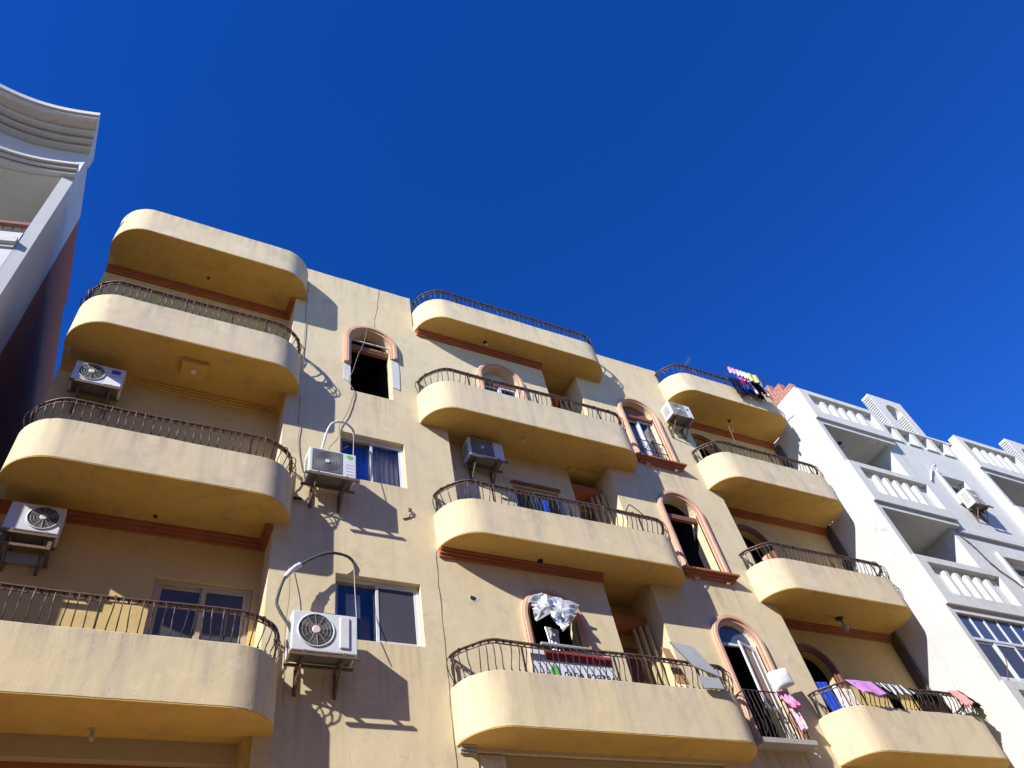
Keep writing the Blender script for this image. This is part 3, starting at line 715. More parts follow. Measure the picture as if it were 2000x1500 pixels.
# ================================================================== AIR CONDITIONERS
def hw_label(o, label, cat, group=None): return tag(o, label, cat, group)
def ac(x0, x1, yf, z0, z1, dep, wall_y, label, fan='round', fx=0.36, fr=0.22, extra=None, arms=True, tray=0.0):
    cx = (x0+x1)/2; H = z1-z0; W = x1-x0
    root = empty('air_conditioner', (cx, yf+dep/2, z0), label, 'air conditioner', 'air conditioner outdoor units')
    yb = yf+dep
    B('casing', 'acwhite', root, x0, x1, yf, yb, z0, z1, bevel=0.012)
    fxx, fz = x0+W*fx, z0+H*0.53
    if fan == 'round':
        MB().disc((fxx, fz), fr, yf-0.004, yf+0.004, 32).build('fan_cavity', 'acdark', root)
        MB().tube([(fxx+fr*math.cos(a), yf-0.006, fz+fr*math.sin(a)) for a in [i*math.pi/18 for i in range(36)]], 0.011, 6, True).build('fan_ring', 'acwhite', root, True)
        for k in range(3):
            a0 = k*2*math.pi/3+0.35
            pts = [(fxx+rr*math.cos(a0+da), fz+rr*math.sin(a0+da)) for rr, da in ((0.3*fr, -0.35), (0.88*fr, -0.15), (0.92*fr, 0.15), (0.85*fr, 0.42), (0.3*fr, 0.35))]
            MB().prism_y(pts, yf-0.0075, yf-0.0045).build('fan_blade', 'acgrey', root)
        MB().disc((fxx, fz), 0.36*fr, yf-0.011, yf-0.008, 20).build('fan_hub', 'hubred' if extra == 'red' else 'acgrey', root)
        g_ = MB()
        for k in range(12):
            a = k*math.pi/6+0.1
            g_.tube([(fxx+0.2*fr*math.cos(a), yf-0.017, fz+0.2*fr*math.sin(a)), (fxx+fr*math.cos(a), yf-0.014, fz+fr*math.sin(a))], 0.0026, 4)
        for q in (0.4, 0.6, 0.8): g_.tube([(fxx+q*fr*math.cos(a), yf-0.0165, fz+q*fr*math.sin(a)) for a in [i*math.pi/12 for i in range(24)]], 0.0018, 4, True)
        g_.build('wire_guard', 'acwire', root)
        MB().disc((fxx, fz), 0.25*fr, yf-0.026, yf-0.018, 20, 0.2*fr).build('guard_cap', 'hubwhite', root)
    else:
        ga, gb = x0+W*0.06, x0+W*0.70
        B('fan_grille', 'acgrey', root, ga, gb, yf-0.006, yf+0.004, z0+H*0.07, z1-H*0.05)
        g_ = MB(); gx, gz = (ga+gb)/2, z0+H*0.5
        for q in range(1, 9):
            rr = q*0.033
            pp = [(gx+rr*math.cos(a), yf-0.010, gz+rr*math.sin(a)) for a in [i*math.pi/14 for i in range(28)]]
            pp = [p for p in pp if ga < p[0] < gb and z0+H*0.07 < p[2] < z1-H*0.05]
            if len(pp) == 28: g_.tube(pp, 0.004, 4, True)
        for k in range(20):
            xx = ga+0.012+k*(gb-ga-0.024)/19
            g_.box(xx-0.002, xx+0.002, yf-0.011, yf-0.0062, z0+H*0.08, z1-H*0.06)
        g_.build('grille_bars', 'greyalu', root)
        MB().disc((gx, gz), 0.038, yf-0.020, yf-0.012, 18).build('guard_cap', 'acwhite', root)
    # side vents (left face) and service cover (right)
    for k in range(7):
        zz = z0+H*(0.2+0.09*k)
        B('side_vent', 'acgrey', root, x0-0.003, x0+0.004, yf+dep*0.2, yf+dep*0.8, zz, zz+H*0.035)
    if extra == 'red':
        B('front_cover', 'acwhite', root, x0+W*0.72, x0+W*0.87, yf-0.022, yf+0.002, z0+H*0.12, z1-H*0.07, bevel=0.018)
        B('lid_strip', 'black', root, x0+W*0.38, x0+W*0.72, yf+0.01, yf+0.03, z1, z1+0.012)
    if extra == 'green':
        n = 18
        MB().prism_y([(x0+W*0.86+0.058*math.cos(2*math.pi*i/n), z1-0.075+0.042*math.sin(2*math.pi*i/n)) for i in range(n)], yf-0.004, yf+0.002).build('sticker', 'green', root)
        for k in range(4): B('louvre', 'acwire', root, x0+W*0.78, x0+W*0.95, yf-0.003, yf+0.002, z0+0.06+k*0.07, z0+0.068+k*0.07)
    if extra == 'label':
        B('energy_label', 'paper', root, x0+W*0.66, x1-0.02, yf-0.004, yf+0.002, z0+H*0.03, z0+H*0.48)
        B('sticker', 'bluestk', root, x0+W*0.72, x1-0.07, yf-0.004, yf+0.002, z0+H*0.66, z0+H*0.86)
    if extra == 'bluelabel':
        B('sticker', 'bluestk', root, x1-0.14, x1-0.08, yf-0.004, yf+0.002, z0+H*0.58, z0+H*0.72)
    # base feet, steel frame and knee brackets to the wall
    B('base_plate', 'acgrey', root, x0+0.03, x1-0.03, yf+0.02, yb-0.02, z0-0.006, z0)
    for fxr in (0.2, 0.8):
        x = x0+W*fxr
        B('bracket_arm', 'rustbr', root, x-0.02, x+0.02, yf-0.03, wall_y-0.002, z0-0.045, z0-0.007)
        B('bracket_plate', 'rustbr', root, x-0.02, x+0.02, wall_y-0.032, wall_y-0.002, z0-0.38, z0-0.046)
        if arms: MB().tube([(x, yf+0.08, z0-0.046), (x, wall_y-0.035, z0-0.35)], 0.016, 4).build('bracket_strut', 'rustbr', root)
    B('bracket_rail', 'rustbr', root, x0-tray, x1+tray, yf-0.032, yf-0.002, z0-0.080, z0-0.046)
    B('bracket_rail', 'rustbr', root, x0-tray, x1+tray, yb-0.06, yb-0.03, z0-0.080, z0-0.046)
    return root
ac(2.07, 2.84, -0.44, 10.17, 10.70, 0.30, 0, 'white air conditioner with square grey grille and green sticker beside blue curtained window', 'square', extra='green', tray=0.05)
ac(1.98, 2.84, -0.44, 7.05, 7.62, 0.30, 0, 'white air conditioner with round fan, red hub and rusty bracket on plain wall', 'round', 0.36, 0.235, extra='red', tray=0.02)
ac(-1.60, -0.87, 0.10, 11.72, 12.16, 0.28, 0.5, 'white air conditioner with paper energy label in shaded loggia', 'round', 0.35, 0.19, extra='label')
ac(-1.62, -0.98, 0.10, 8.70, 9.14, 0.28, 0.5, 'pale air conditioner with fan at its right side on hollow frame in loggia', 'round', 0.64, 0.185, extra=None)
ac(5.24, 6.00, -0.04, 11.83, 12.30, 0.30, 0.36, 'white air conditioner tucked under the soffit of middle balcony', 'square', extra=None, tray=0.04)
ac(10.83, 11.50, -0.45, 14.41, 14.87, 0.32, 0, 'white air conditioner with blue sticker under the roof terrace corner', 'square', extra='bluelabel')
ac(19.85, 20.50, -1.24, 12.93, 13.46, 0.28, -0.9, 'white air conditioner hung on the pale grey building below its window', 'square', extra=None)
# hollow frame under the loggia unit
r = empty('bracket_frame', (-1.3, 0.3, 8.2), 'dark steel box frame below the loggia air conditioner', 'bracket')
mb = MB()
for x in (-1.58, -1.06): mb.box(x, x+0.05, 0.10, 0.495, 8.45, 8.49); mb.box(x, x+0.05, 0.10, 0.14, 8.491, 8.615)
r1 = mb.build('side_bars', 'rustbr', r)
B('cross_bar', 'rustbr', r, -1.53, -1.061, 0.10, 0.14, 8.451, 8.489)
B('back_panel', 'sheet', r, -1.529, -1.061, 0.45, 0.48, 8.45, 8.61)

# hoses and cords --------------------------------------------------------
def cord(name, pts, r, mat, label, cat='cable', n=6, k=6, jit=0):
    p = smooth_path(pts, n)
    if jit: p = [q+Vector((random.uniform(-jit, jit), 0, random.uniform(-jit, jit))) for q in p]
    rr = [r*random.uniform(0.88, 1.15) for _ in p] if r > 0.01 else r
    o = MB().tube(p, rr, k).build(name, mat, None, True); return tag(o, label, cat)
cord('insulation_hose', [(2.28, -0.33, 10.70), (2.30, -0.35, 10.83), (2.36, -0.34, 11.2), (2.45, -0.32, 11.48), (2.59, -0.28, 11.62), (2.74, -0.2, 11.71), (2.89, -0.1, 11.71), (2.98, 0.05, 11.69)], 0.020, 'hosewhite', 'white insulation hose arching from air conditioner to window with blue curtain', 'hose', k=8)
cord('insulation_hose', [(1.99, -0.34, 7.36), (1.96, -0.35, 7.43), (1.82, -0.33, 7.67), (1.79, -0.3, 7.85), (1.90, -0.25, 8.3), (2.07, -0.22, 8.5), (2.33, -0.2, 8.73), (2.56, -0.17, 8.85), (2.79, -0.1, 8.89), (2.93, 0.01, 8.9)], 0.021, 'hosedark', 'dark taped insulation hose arching up from red hubbed air conditioner', 'hose', k=8)
cord('hose_tape', [(1.885, -0.257, 8.25), (1.99, -0.235, 8.42), (2.09, -0.218, 8.525)], 0.035, 'hosewhite', 'torn white tape wrapped on the dark insulation hose', 'tape', k=8)
cord('power_cord', [(2.93, -0.02, 8.89), (2.92, -0.1, 8.28), (2.88, -0.3, 7.62)], 0.006, 'cablelight', 'pale thin cord dropping from hose to red hubbed air conditioner')
cord('power_cord', [(2.89, -0.10, 11.70), (2.86, -0.25, 11.3), (2.82, -0.35, 10.70)], 0.006, 'cablelight', 'pale thin cord dropping past the blue curtained window')
cord('hanging_cable', [(3.22, -0.095, 15.0), (3.13, -0.1, 14.37), (3.02, -0.1, 13.98), (2.91, -0.1, 13.43), (2.85, -0.03, 13.16), (2.93, -0.02, 12.95), (2.96, -0.02, 12.85), (2.91, -0.03, 12.65), (2.83, -0.03, 12.24), (2.72, -0.03, 11.95), (2.67, -0.03, 11.8), (2.65, -0.05, 11.48), (2.45, -0.2, 10.99), (2.40, -0.2, 10.70)], 0.007, 'cable', 'grey cable hanging across the dark arched hole down to air conditioner', jit=0.004)
cord('wall_cable', [(1.93, -0.02, 16.3), (1.93, -0.02, 15.29), (1.94, -0.02, 14.5), (1.93, -0.02, 13.3)], 0.006, 'cable', 'thin cable running down beside the roof slab shadow')
cord('wall_cable', [(1.95, -0.02, 12.4), (1.95, -0.02, 11.72), (1.98, -0.02, 11.59), (1.97, -0.02, 11.18), (2.07, -0.02, 10.56), (2.06, -0.15, 10.4)], 0.006, 'cable', 'thin cable looping down the wall to the green sticker air conditioner')
cord('wall_cable', [(1.97, -0.05, 8.6), (1.99, -0.1, 8.1), (1.97, -0.1, 7.53), (2.0, -0.1, 6.88), (2.02, -0.06, 6.5)], 0.005, 'cable', 'thin cable hanging behind the red hubbed air conditioner')
cord('wire_tangle', [(3.89, -0.01, 10.16), (3.93, -0.04, 10.11), (3.88, -0.03, 10.08), (3.94, -0.03, 10.05), (3.90, -0.02, 10.0), (3.88, -0.01, 9.95), (3.78, -0.01, 9.9)], 0.010, 'black', 'black tangle of wire ends sticking out of plain wall')
cord('cable_clamp', [(1.97, -0.03, 9.92), (2.02, -0.06, 9.90), (2.08, -0.05, 9.90)], 0.025, 'black', 'black clamp on the wall beside the left balcony')
cord('wall_cable', [(19.2, -0.93, 13.85), (19.5, -0.93, 14.2), (19.72, -0.96, 14.45), (19.85, -1.02, 14.55), (19.9, -0.96, 14.42), (19.86, -0.93, 14.2)], 0.022, 'hosewhite', 'bundle of pale cables curling on grey building beside window', 'cable')
cord('wall_cable', [(18.5, -0.91, 11.75), (18.58, -0.93, 11.64), (18.74, -0.93, 11.37), (18.83, -0.93, 11.1), (19.0, -0.93, 10.81), (19.28, -0.93, 10.57), (19.8, -0.93, 10.1)], 0.016, 'hosedark', 'dark cable running diagonally down the pale grey building', 'cable', jit=0.02)

# ================================================================== CEILING LAMPS
def lamp(x, y, z, label, big=1.0, bulb=True, rose='black'):
    r = empty('ceiling_lamp', (x, y, z), label, 'lamp', 'small lamps under the balconies')
    n = 12
    MB().prism([(x+0.045*big*math.cos(2*math.pi*i/n), y+0.045*big*math.sin(2*math.pi*i/n)) for i in range(n)], z-0.03, z-0.001).build('rose', rose, r)
    MB().tube([(x, y, z-0.03), (x+0.01, y-0.01, z-0.07*big)], 0.016, 6).build('holder', rose, r)
    if bulb:
        MB().tube([(x+0.01, y-0.01, z-0.07*big), (x+0.012, y-0.012, z-0.10*big), (x+0.014, y-0.014, z-0.14*big), (x+0.014, y-0.014, z-0.17*big)], [0.014, 0.03*big, 0.034*big, 0.012], 10).build('bulb', 'bulb', r, True)
lamp(6.01, -0.24, 15.52, 'small dark lamp under the middle roof terrace')
lamp(6.38, -0.24, 12.42, 'bare bulb under soffit beside the middle air conditioner', 0.9, True, 'beamgrey')
lamp(6.18, -0.16, 9.38, 'broken dark lamp holder under middle balcony above foil covered window', 1.1, False)
lamp(13.48, 0.04, 15.52, 'small lamp under the roof terrace with laundry')
lamp(13.54, 0.10, 9.38, 'glass lantern lamp hanging above the balcony with purple towel', 1.9)
lamp(0.01, 0.04, 6.17, 'bulb under the lowest left balcony soffit', 0.9, True, 'beamgrey')
lamp(0.10, 0.25, 9.38, 'bare wire lamp holder under third left balcony soffit', 0.6, False)
lamp(-0.04, 0.10, 15.52, 'tiny lamp holder under the left roof slab', 0.6, False)
# square boxed light under the second left balcony
r = empty('ceiling_box', (0.12, -0.07, 12.42), 'square plaster light box with round lamp under left balcony', 'ceiling light')
B('box', 'yellow', r, -0.09, 0.33, -0.26, 0.11, 12.31, 12.419, bevel=0.006)
MB().prism([(0.12+0.045*math.cos(2*math.pi*i/16), -0.08+0.045*math.sin(2*math.pi*i/16)) for i in range(16)], 12.295, 12.3095).build('light', 'paper', r)

# ================================================================== LAUNDRY AND ODDMENTS
def cloth(name, P, mat, label, cat='laundry', nu=14, nv=16, fold=0.03, nf=3, group=None, seed=0, hem=0.02, parent=None, ragged=0.0):
    """hanging cloth: P = top-left, top-right, bottom-right, bottom-left; folds across its width"""
    rnd = random.Random(seed); P = [Vector(p) for p in P]
    nrm = (P[1]-P[0]).cross(P[3]-P[0]).normalized(); ph = rnd.uniform(0, 6); vs = []; fs = []
    for j in range(nv+1):
        v = j/nv
        for i in range(nu+1):
            u = i/nu
            p = P[0].lerp(P[1], u).lerp(P[3].lerp(P[2], u), v)
            a = fold*(0.25+0.75*v)
            p = p+nrm*(a*math.sin(u*nf*2*math.pi+ph+v*1.3)+a*0.6*mnoise.noise((u*4+seed, v*3, seed*1.7)))
            if j == nv: p.z += rnd.uniform(-hem, hem)+ragged*math.sin(u*7+ph)
            p.x += 0.012*mnoise.noise((v*5, seed, u))
            vs.append(p)
    for j in range(nv):
        for i in range(nu):
            a = j*(nu+1)+i; fs.append((a, a+1, a+nu+2, a+nu+1))
    o = MB().add(vs, fs).build(name, mat, parent, True)
    sd = o.modifiers.new('thick', 'SOLIDIFY'); sd.thickness = 0.006
    if label: tag(o, label, cat, group)
    return o
GR = 'laundry hung out on the right balconies'
# clothes lines held out in front of the roof terrace
r = empty('clothes_line', (14.0, -0.8, 16.5), 'iron brackets and lines holding laundry off the roof terrace', 'clothes line')
for x in (13.05, 14.5): MB().tube([(x, -0.54, 16.53), (x, -1.08, 16.45)], 0.012).build('bracket', 'iron', r)
for y, z in ((-0.71, 16.505), (-0.87, 16.37), (-1.02, 16.46)): MB().tube([(13.03, y, z), (13.8, y, z-0.01), (14.5, y, z)], 0.004, 4).build('line', 'cable', r)
def lau(nm, x0, x1, y, z, h, mat, label, sd, skew=0.0):
    cloth(nm, [(x0, y, z), (x1, y, z), (x1+skew, y-0.01, z-h), (x0+skew, y-0.01, z-h)], mat, label, 'laundry', group=GR, seed=sd, nf=2, fold=0.025)
lau('pink_shirt', 13.10, 13.34, -1.02, 16.47, 0.30, 'cloth_pink', 'small pink top pegged first on the outer line', 1, -0.03)
lau('pink_shirt', 13.35, 13.58, -1.02, 16.45, 0.29, 'cloth_palepink', 'pale pink top pegged beside the small pink top', 2, -0.03)
lau('white_shirt', 13.59, 13.75, -1.02, 16.44, 0.32, 'cloth_white', 'white top between pink and yellow laundry', 3, -0.04)
lau('yellow_shirt', 13.76, 14.18, -1.02, 16.46, 0.38, 'cloth_yellow', 'yellow patterned top at the end of outer line', 4, -0.02)
lau('navy_trousers', 13.36, 13.76, -0.71, 16.50, 0.74, 'cloth_navy', 'long navy trousers hanging against the parapet', 5, -0.06)
lau('pink_shirt', 13.50, 13.80, -0.87, 16.36, 0.32, 'cloth_hotpink', 'bright pink garment on the middle line', 6)
lau('blue_shirt', 13.78, 14.10, -0.71, 16.48, 0.50, 'cloth_blue', 'bright blue garment against the parapet', 7)
lau('black_trousers', 14.12, 14.42, -0.71, 16.49, 0.66, 'cloth_black', 'black trousers hanging near the end of parapet', 8)
lau('white_sock', 13.86, 13.94, -0.87, 16.30, 0.55, 'cloth_white', 'long narrow white sock on middle line', 9, 0.02)
lau('white_sock', 14.30, 14.38, -0.87, 16.30, 0.50, 'cloth_white', 'narrow white sock at the end of middle line', 10)
lau('black_trousers', 13.96, 14.28, -0.87, 16.36, 0.50, 'cloth_black', 'short black garment on the middle line between white socks', 11)
# rail laundry of the lowest right balcony
zr = 7.40
cloth('purple_towel', [(11.72, -0.60, zr+0.02), (12.36, -0.62, zr+0.02), (12.44, -0.74, zr-0.30), (11.86, -0.74, zr-0.29)], 'cloth_purple', 'purple towel draped over the balcony rail', group=GR, seed=21, fold=0.015, nf=1.5, hem=0.015, ragged=0.03)
cloth('striped_cloth', [(12.42, -0.61, zr+0.02), (13.16, -0.61, zr+0.02), (13.30, -0.73, zr-0.22), (12.66, -0.73, zr-0.24)], 'stripe', 'black and white striped cloth draped over the balcony rail', group=GR, seed=22, fold=0.02)
cloth('black_shirt', [(12.40, -0.60, zr), (12.62, -0.60, zr), (12.74, -0.70, zr-0.36), (12.55, -0.70, zr-0.33)], 'cloth_black', 'black shirt hanging between purple towel and striped cloth', group=GR, seed=23)
cloth('black_shirt', [(12.72, -0.50, zr-0.10), (12.98, -0.50, zr-0.10), (12.98, -0.52, zr-0.45), (12.74, -0.52, zr-0.45)], 'cloth_black', 'black garment hanging below the striped cloth', group=GR, seed=24)
cloth('brown_blanket', [(13.50, -0.49, zr-0.02), (14.40, -0.49, zr-0.02), (14.42, -0.46, zr-0.50), (13.60, -0.46, zr-0.50)], 'cloth_brown', 'dark brown blanket hanging inside the balcony rail', group=GR, seed=25, fold=0.04, nf=4)
cloth('salmon_shirt', [(14.42, -0.60, zr+0.03), (14.72, -0.62, zr+0.03), (14.74, -0.74, zr-0.30), (14.52, -0.74, zr-0.34)], 'cloth_salmon', 'salmon shirt with tied sleeves at the end of balcony rail', group=GR, seed=26, fold=0.04)
cloth('dark_shirt', [(14.70, -0.62, zr+0.05), (14.94, -0.56, zr+0.03), (14.98, -0.70, zr-0.32), (14.80, -0.74, zr-0.30)], 'cloth_black', 'small black shirt beside the salmon shirt', group=GR, seed=27, fold=0.04)
cloth('green_cloth', [(14.92, -0.58, zr+0.0), (15.22, -0.42, zr-0.02), (15.30, -0.48, zr-0.40), (15.02, -0.66, zr-0.36)], 'cloth_green', 'grey green cloth on the curved end of balcony rail', group=GR, seed=28, fold=0.05)
cloth('blue_tarpaulin', [(11.72, 0.06, 7.74), (12.02, 0.02, 7.74), (12.02, -0.06, 6.9), (11.72, -0.02, 6.9)], 'cloth_blue', 'blue tarpaulin standing behind the balcony rail corner', 'tarpaulin', seed=29)
cloth('white_curtain', [(12.06, 0.0, 7.70), (12.24, 0.0, 7.70), (12.24, -0.06, 6.7), (12.06, -0.06, 6.7)], 'cloth_white', 'white curtain strip beside the blue tarpaulin', 'curtain', seed=30)
cloth('cream_curtain', [(12.26, -0.05, 7.6), (12.50, -0.05, 7.6), (12.50, -0.09, 6.7), (12.26, -0.09, 6.7)], 'cloth_cream', 'cream curtain strip behind the purple towel', 'curtain', seed=31)
# things at the balconette window
cxw = AR[2][0]
vs = []; fs = []; n_ = 12
cu, cv, cn = Vector((0.60, 0.03, 0.20)), Vector((0.06, 0.10, 0.40)), Vector((-0.10, -0.95, 0.28)).normalized()
o0 = Vector((cxw+0.0, -0.34, 7.20))
for sgn in (1, -1):
    for j in range(n_+1):
        for i in range(n_+1):
            u, v = i/n_, j/n_
            h = 0.075*(max(0, 16*u*(1-u)*v*(1-v)))**0.45+0.012*mnoise.noise((u*4, v*4, sgn*2.0))
            pin = 0.06*(abs(2*u-1)*abs(2*v-1))**3
            vs.append(o0+cu*(u+(0.5-u)*pin)+cv*(v+(0.5-v)*pin)+cn*(sgn*h))
m_ = (n_+1)**2
for k in range(2):
    for j in range(n_):
        for i in range(n_): q = k*m_+j*(n_+1)+i; fs.append((q, q+1, q+n_+2, q+n_+1))
o = MB().add(vs, fs).build('pillow', 'cloth_white', None, True)
tag(o, 'white pillow airing on the balconette rail', 'pillow')
cloth('pink_dress', [(cxw+0.06, -0.27, 7.26), (cxw+0.40, -0.27, 7.28), (cxw+0.48, -0.32, 6.98), (cxw+0.24, -0.32, 6.93)], 'cloth_pink', 'pink top hanging over the balconette bars', group=GR, seed=41, fold=0.05)
cloth('pink_trousers', [(cxw+0.22, -0.26, 6.96), (cxw+0.40, -0.26, 6.98), (cxw+0.40, -0.28, 6.60), (cxw+0.26, -0.28, 6.58)], 'cloth_palepink', 'pale pink trousers hanging below pink top', group=GR, seed=42, fold=0.04)
cloth('red_scarf', [(cxw+0.28, -0.335, 7.08), (cxw+0.44, -0.335, 7.06), (cxw+0.44, -0.34, 6.98), (cxw+0.30, -0.34, 6.99)], 'cloth_hotpink', 'magenta scarf knotted on the pink top', group=GR, seed=43, fold=0.03)
# clothes on a line in the recessed middle loggia
r = empty('clothes_line', (6.6, 0.02, 11.2), 'line strung across the middle loggia carrying dark clothes', 'clothes line')
MB().tube([(5.9, 0.02, 11.18), (6.6, 0.02, 11.15), (7.45, 0.02, 11.18)], 0.004, 4).build('line', 'cable', r)
for i, (x0, x1, mt, h, lb) in enumerate(((6.20, 6.40, 'cloth_black', 0.62, 'first black garment on the loggia line'), (6.42, 6.62, 'cloth_denim', 0.60, 'dark denim garment on the loggia line'),
                                          (6.66, 6.78, 'cloth_blue', 0.66, 'bright blue cloth on the loggia line'), (6.80, 6.98, 'cloth_black', 0.56, 'black shirt beside the bright blue cloth'), (7.0, 7.12, 'cloth_denim', 0.58, 'grey blue jeans at the end of loggia line'))):
    cloth('hung_garment', [(x0, 0.02, 11.15-(0.12 if mt == 'cloth_blue' else 0)), (x1, 0.02, 11.15-(0.12 if mt == 'cloth_blue' else 0)), (x1, 0.0, 11.15-h), (x0, 0.0, 11.15-h)], mt, lb, 'laundry', group='clothes in the middle loggia', seed=50+i)
# foil sheet crumpled in the arched window
rn = random.Random(11)
top_ = [(5.78, 8.52), (5.90, 8.64), (6.10, 8.70), (6.30, 8.68), (6.48, 8.62), (6.72, 8.53)]
bot_ = [(5.76, 8.22), (5.82, 8.10), (6.00, 8.14), (6.10, 8.00), (6.16, 7.86), (6.40, 8.06)]
nu, nv = 15, 12; vs = []; fs = []
def along(P, t):
    t *= len(P)-1; i = min(int(t), len(P)-2); q = t-i
    return (P[i][0]*(1-q)+P[i+1][0]*q, P[i][1]*(1-q)+P[i+1][1]*q)
for j in range(nv+1):
    v = j/nv
    for i in range(nu+1):
        u = i/nu; tx, tz_ = along(top_, u); bx, bz = along(bot_, u)
        x = tx*(1-v)+bx*v; z = tz_*(1-v)+bz*v
        rg = 1-abs(mnoise.noise((u*2.6+4.1, v*2.2+1.7, 0.3)))*2
        rg2 = abs(mnoise.noise((u*6.1+1.1, v*5.2, 2.3)))
        vs.append((x+0.02*mnoise.noise((u*5, v*5, 9.1)), -0.10-0.16*max(0, rg)*(0.4+v)-0.09*rg2-0.06*v, z+0.02*mnoise.noise((u*5, v*5, 3.1))))
for j in range(nv):
    for i in range(nu):
        a = j*(nu+1)+i
        fs += [(a, a+1, a+nu+2), (a, a+nu+2, a+nu+1)] if (i+j) % 2 else [(a, a+1, a+nu+1), (a+1, a+nu+2, a+nu+1)]
o = MB().add(vs, fs).build('foil_sheet', 'foil'); tag(o, 'crumpled silver foil sheet stuffed in the arched window', 'foil sheet')
o = cloth('foil_strip', [(6.06, -0.02, 8.15), (6.30, -0.04, 8.10), (6.22, -0.06, 7.7), (6.08, -0.04, 7.7)], 'foil', 'strip of silver foil hanging below the crumpled sheet', 'foil sheet', seed=61, fold=0.015)
# banner behind the rail, printed with a number
bn = empty('banner', (6.1, -0.46, 6.96), 'red and white printed banner tied behind the balcony rail', 'banner')
def bpanel(nm, x0, x1, z0, z1, mat, y=-0.46): return MB().box(x0, x1, y, y+0.004, z0, z1).build(nm, mat, bn)
bpanel('sheet', 5.42, 6.84, 6.80, 7.42, 'bannerwhite')
bpanel('red_band', 5.66, 6.82, 7.26, 7.415, 'bannerred', -0.4645)
MB().prism_y([(5.70, 7.10), (5.76, 7.20), (5.86, 7.16), (5.88, 7.02), (5.80, 6.96), (5.72, 7.0)], -0.4645, -0.4605).build('green_mark', 'bannergreen', bn)
fc = bpy.data.curves.new('number', 'FONT'); fc.body = '0100 8287846'; fc.size = 0.17; fc.extrude = 0.001
fo = bpy.data.objects.new('tmp', fc); COL.objects.link(fo)
bpy.context.view_layer.update(); dg = bpy.context.evaluated_depsgraph_get()
tme = bpy.data.meshes.new_from_object(fo.evaluated_get(dg)); bpy.data.objects.remove(fo)
to = link('printed_number', tme, M['bannerblack'], bn); to.location = Vector((5.92, -0.4625, 6.985))-bn.location; to.rotation_euler = (math.pi/2, 0, 0)
fl = MB().tube([(5.58, -0.55, 7.46), (6.42, -0.55, 7.45)], 0.030, 8).build('rolled_sheet', 'sheet'); tag(fl, 'grey rolled sheet lying along the balcony handrail', 'rolled sheet')
# sheet metal leaning at the end of the balcony with the banner
r = empty('sheet_metal_boards', (8.5, -0.6, 6.9), 'two grey bent sheet metal boards at the balcony end', 'sheet metal')
MB().hexa([(8.26, -0.66, 7.30), (8.72, -0.68, 7.14), (8.74, -0.64, 7.14), (8.28, -0.62, 7.30)], [(8.04, -0.55, 7.78), (8.46, -0.57, 7.72), (8.48, -0.53, 7.72), (8.06, -0.51, 7.78)]).build('board', 'sheet', r)
MB().hexa([(8.30, -0.68, 6.93), (8.66, -0.70, 6.93), (8.68, -0.66, 6.93), (8.32, -0.64, 6.93)], [(8.27, -0.66, 7.14), (8.66, -0.68, 7.12), (8.68, -0.64, 7.12), (8.29, -0.62, 7.14)]).build('board', 'sheet', r)
MB().hexa([(8.74, -0.68, 7.13), (8.94, -0.40, 6.98), (8.96, -0.38, 6.98), (8.76, -0.64, 7.13)], [(8.47, -0.57, 7.715), (8.70, -0.30, 7.62), (8.72, -0.28, 7.62), (8.49, -0.53, 7.715)]).build('board', 'sheet', r)
o = MB().hexa([(7.98, -0.47, 7.1), (8.22, -0.47, 7.1), (8.22, -0.45, 7.1), (7.98, -0.45, 7.1)], [(7.92, -0.46, 7.72), (8.06, -0.46, 7.70), (8.06, -0.44, 7.70), (7.92, -0.44, 7.72)]).build('plywood_board', 'plywood'); tag(o, 'narrow plywood board leaning behind the sheet metal', 'board')
# lit white drape under the lowest middle balcony
cloth('white_drape', [(4.62, 0.03, 6.08), (5.02, 0.03, 6.08), (5.02, 0.02, 4.6), (4.62, 0.02, 4.6)], 'cloth_white', 'white pleated drape hanging under lowest middle balcony', 'curtain', seed=71, nf=5, fold=0.02)
# pole and bent rod on balconies
cord('bent_rod', [(8.10, -0.5, 10.52), (8.26, -0.5, 10.78), (8.36, -0.5, 10.80), (8.75, -0.42, 10.60)], 0.010, 'iron', 'bent iron rod sticking up over the railing', 'rod')
cord('iron_rod', [(12.35, -0.55, 13.60), (12.38, -0.58, 14.0), (12.40, -0.6, 14.28)], 0.010, 'rustbr', 'rusty rod standing up from right railing', 'rod', n=2)
cord('iron_rod', [(12.38, -0.58, 14.0), (12.52, -0.62, 14.22)], 0.008, 'rustbr', 'short rusty rod tied to the standing rod', 'rod', n=2)

r = empty('roof_aerial', (12.9, 0.3, 15.7), 'thin rooftop aerial with short cross rods above the laundry terrace', 'aerial')
MB().tube([(12.86, 0.3, 15.70), (12.90, 0.3, 17.7)], 0.007, 5).build('mast', 'cable', r)
MB().tube([(12.90, 0.3, 17.7), (13.25, 0.3, 18.15), (13.72, 0.3, 18.72)], 0.006, 5).build('boom', 'cable', r)
for k in range(6):
    t = 0.1+k*0.16; px_, pz_ = 12.90+0.82*t, 17.7+1.02*t
    MB().tube([(px_-0.06, 0.18, pz_+0.05), (px_+0.06, 0.42, pz_-0.05)], 0.004, 4).build('cross_rod', 'cable', r)

# ================================================================== WHITE BUILDING (right)
WB = empty('white_building', (20.5, 3, 0), 'white and pale grey apartment block with slotted concrete balconies', 'building')
XW = 15.5
B('side_wall', 'white', WB, XW, XW+0.16, -1.05, 9.0, 0, 16.45)
